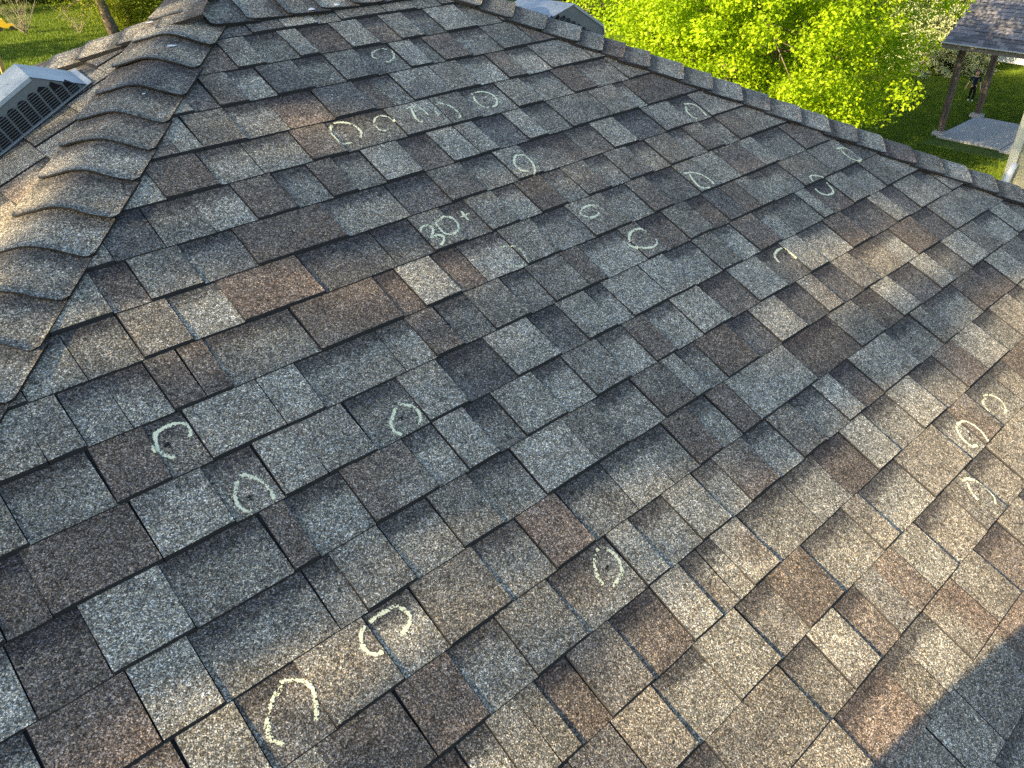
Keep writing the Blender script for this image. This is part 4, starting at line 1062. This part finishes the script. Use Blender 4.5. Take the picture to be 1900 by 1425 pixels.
    # hair cap, eyes, nose, mouth, ears
    hc = (0, -0.006 * H + 0.10 * hh, zc + hh * 0.64)
    bm = bmesh.new(); bmesh.ops.create_uvsphere(bm, u_segments=20, v_segments=14, radius=1)
    for v in bm.verts: v.co = Vector((v.co.x * 0.44 * hh, v.co.y * 0.50 * hh, v.co.z * 0.46 * hh)) * (1 + 0.06 * math.sin(v.co.x * 9) * math.sin(v.co.z * 7 + 1)) + Vector(hc)
    bmesh.ops.bisect_plane(bm, geom=bm.verts[:] + bm.edges[:] + bm.faces[:], plane_co=(0, -0.30 * hh, zc + hh * 0.70), plane_no=(0, -0.62, -0.78), clear_outer=True)
    me = bpy.data.meshes.new('hair'); bm.to_mesh(me); bm.free(); me.materials.append(cols['hair'])
    for p_ in me.polygons: p_.use_smooth = True
    o = bpy.data.objects.new('hair', me); scn.collection.objects.link(o); o.parent = t
    M_EYE = plain('dark_eyes', (0.02, 0.015, 0.01), 0.3)
    for s in (-1, 1):
        ball('eye', M_EYE, (s * 0.15 * hh, -0.40 * hh, zc + hh * 0.52), (0.045 * hh, 0.03 * hh, 0.03 * hh), t, 10)
        ball('ear', M_SKIN, (s * 0.385 * hh, 0.02 * hh, zc + hh * 0.48), (0.035 * hh, 0.07 * hh, 0.12 * hh), t, 10)
    ball('nose', M_SKIN, (0, -0.46 * hh, zc + hh * 0.40), (0.05 * hh, 0.07 * hh, 0.085 * hh), t, 10)
    ball('mouth', plain('lips', (0.42, 0.17, 0.14), 0.5), (0, -0.40 * hh, zc + hh * 0.23), (0.12 * hh, 0.03 * hh, 0.025 * hh), t, 10)
    return t
hC = 1.0
cc_ = {'shirt': fabric('navy_shirt', (0.012, 0.018, 0.05)), 'pants': fabric('black_trousers', (0.01, 0.01, 0.013)), 'shoe': fabric('white_shoes', (0.75, 0.76, 0.74)), 'hair': plain('brown_hair', (0.07, 0.045, 0.03), 0.7, var=0.3, sc=60)}
person('child in navy T-shirt, black trousers and white shoes on the lawn behind the pavilion', (30.05, 7.4, GZ), hC, R(-68),
       [(-0.235, -0.06, 0.43), (0.20, -0.03, 0.42)], [(-0.062, 0.0, 0.0), (0.058, -0.03, 0.0)], cc_, head_f=0.185, elbows=[(-0.185, 0.0, 0.58), (0.165, 0.02, 0.575)])
# the person taking the photo stands on the slope behind the camera; their shadow falls across the lower right corner
pc = {'shirt': fabric('grey_work_shirt', (0.10, 0.11, 0.13)), 'pants': fabric('denim_trousers', (0.05, 0.07, 0.12)), 'shoe': fabric('brown_boots', (0.10, 0.06, 0.035)), 'hair': cc_['hair'], 'long': 1}
PX, PY = -0.45, -2.47
pz = fp(0, -PY / (EX * CT)).z
person('photographer in grey shirt and jeans on the roof', (PX, PY, pz + 0.02), 1.72, R(138),
       [(-0.10, -0.42, 1.62), (0.10, -0.42, 1.62)], [(-0.13, 0.0, 0.06), (0.13, 0.0, -0.06)], pc, elbows=[(-0.22, -0.20, 1.36), (0.22, -0.20, 1.36)])

# ---------------------------------------------------------------- trees outside the frame that shade the roof, crowns shaped for its sun patches
def lit(u, v):
    """how much sun the photo shows on the front slope at (u, v)"""
    g = lambda a, b, sa, sb: math.exp(-((u - a) / sa) ** 2 - ((v - b) / sb) ** 2)
    s = min(1, max(0, (v - 14.6) / 2.2)); s = s * s * (3 - 2 * s)
    s *= 0.30 + 0.70 * min(1, max(0, (u - 1) / 9))
    t = s * (0.92 + 0.25 * vnoise(u * 0.35 + 3, v * 0.8, 55))
    t = max(t, 0.95 * g(18.3, 12.6, 2.2, 0.75), 0.9 * g(19.5, 15.6, 2.0, 0.7))
    t += 0.35 * g(1.8, 13.7, 1.6, 0.7) + 0.22 * g(4.2, 13.8, 1.5, 0.7) + 0.28 * g(7.6, 8.7, 1.4, 0.5) + 0.22 * g(8.6, 4.3, 1.8, 0.6) + 0.22 * g(4.0, 7.7, 1.6, 0.6) + 0.2 * g(7.5, 14.9, 2.5, 0.8)
    t *= 1 - 0.9 * g(18.5, 14.3, 5.0, 0.55)
    if v > 19.8: t = max(t, 0.75)
    return min(1.0, t)
def lit_left(a, d):
    return 0.02 + 0.22 * vnoise(a * 2.2, d * 2.2, 77) * (1 if d > 0.4 else 0.5)
def roof_light(P):
    # follow the sun ray from P down to the roof
    den = SUND.dot(nF); tt = (fp(0, 0) - P).dot(nF) / den; Q = P + SUND * tt
    v = -Q.y / (EX * CT); u = Q.x / EX
    if HL - HLS * v - 0.5 < u < HR + HRS * v + 2 and -1 < v < 24: return lit(u, v)
    den = SUND.dot(nL_); tt = (AL - P).dot(nL_) / den; Q = P + SUND * tt
    if Q.x < AL.x and abs(Q.y - AL.y) < (AL.x - Q.x) + 0.2 and Q.x > -3.2: return lit_left(Q.y, AL.x - Q.x)
    return None
def shade_tree(name, label, base, cx, half, zr, ncand, seed, size=0.105, default=0.9):
    t = thing(name, base, label, 'tree', 'unseen trees with crowns shaped to shade the roof')
    r = np.random.default_rng(seed); base = Vector(base)
    cen = []
    P = r.uniform(-1, 1, (ncand, 3)); c = np.array([cx[0], cx[1], (zr[0] + zr[1]) / 2]); h = np.array([half[0], half[1], (zr[1] - zr[0]) / 2])
    for q in P:
        rr_ = np.linalg.norm(q); w_ = c + q * h
        if rr_ > 0.86 + 0.2 * vnoise(w_[1] * 0.9 + 5, w_[2] * 0.9 + w_[0] * 0.3, seed): continue
        T = roof_light(Vector(w_)); 
        if T is None: p_ = default * (0.35 + 0.9 * vnoise(w_[1] * 1.1, w_[2] * 1.1 + w_[0], seed + 1))
        else: p_ = min(1.0, -math.log(max(T, 0.004)) / OD)  # leaves thinned so the crown casts the wanted sun patches
        if r.random() < p_: cen.append(w_)
    leaves('crown', cen, 1, 0.03, size, M_SHADE, t, seed, flat=0.0, up=0.0, aspect=0.8)
    mb = MB(); rr2 = random.Random(seed); top = Vector((cx[0], base.y - 0.2, zr[1] - 1.5))
    mb.tube([base, base.lerp(top, 0.3), base.lerp(top, 0.6), top], [0.24, 0.2, 0.14, 0.03], 10)
    for i in range(60):
        s = base.lerp(top, rr2.uniform(0.35, 0.95)); e = Vector(cen[rr2.randrange(len(cen))])
        if any((roof_light(s.lerp(e, q_)) or 0) > 0.12 for q_ in (0.1, 0.3, 0.5, 0.7, 0.9, 1.0)): continue
        mb.tube([s, s.lerp(e, 0.5) + Vector((0, 0, 0.2)), e], [0.05, 0.03, 0.008], 5, cap=False)
    mb.build('trunk', M_BARK, t)
OD = 7.5
shade_tree('shade_tree', 'green tree added to extend the shade, outside the left edge of the photo, next behind the nearest one', (-14.5, 4.2, GZ), (-14.5, 4.2), (2.2, 1.8), (2.6, 10.6), 45000, 62, default=1.0)  # unseen tree added to widen the shade towards the patio
shade_tree('shade_tree', 'large green tree outside the left edge of the photo, nearest the roof, crown shaped to dapple it', (-13.5, 0.9, GZ), (-13.5, -1.5), (2.6, 4.4), (0.2, 9.6), 170000, 61)
for i, (x, y, lb) in enumerate([(1.2, 41, 'green tree outside the frame left of the lawn, nearest'), (3, 53.5, 'green tree outside the frame left of the lawn, farthest'), (3.5, 60.5, 'green tree outside the frame beyond the far lawn corner')]):
    tree('shade_tree', lb, 'tree', (x, y, GZ), (x, y, GZ + 6), (x, y, GZ + 4.2 + i % 2), (2.4, 2.2, 2.8), 75, 80, 0.6, 0.17, M_SHADE, 200 + i, r0=0.2, nl=14, group='trees that shade the left lawn')
# mown grass near the patio and on the far left lawn
def pskip(x, y): return (x > 24.4) & (x < 28.3) & (y < 6.5) & (y > 0.6)
grass_patch('grass', 20.0, 37.0, 3.2, 12.5, 260000, 0.055, 'short mown grass around the patio', pskip, 5)
grass_patch('grass', 3.5, 22.0, 24.0, 60.0, 300000, 0.08, 'mown grass on the left lawn', None, 6)
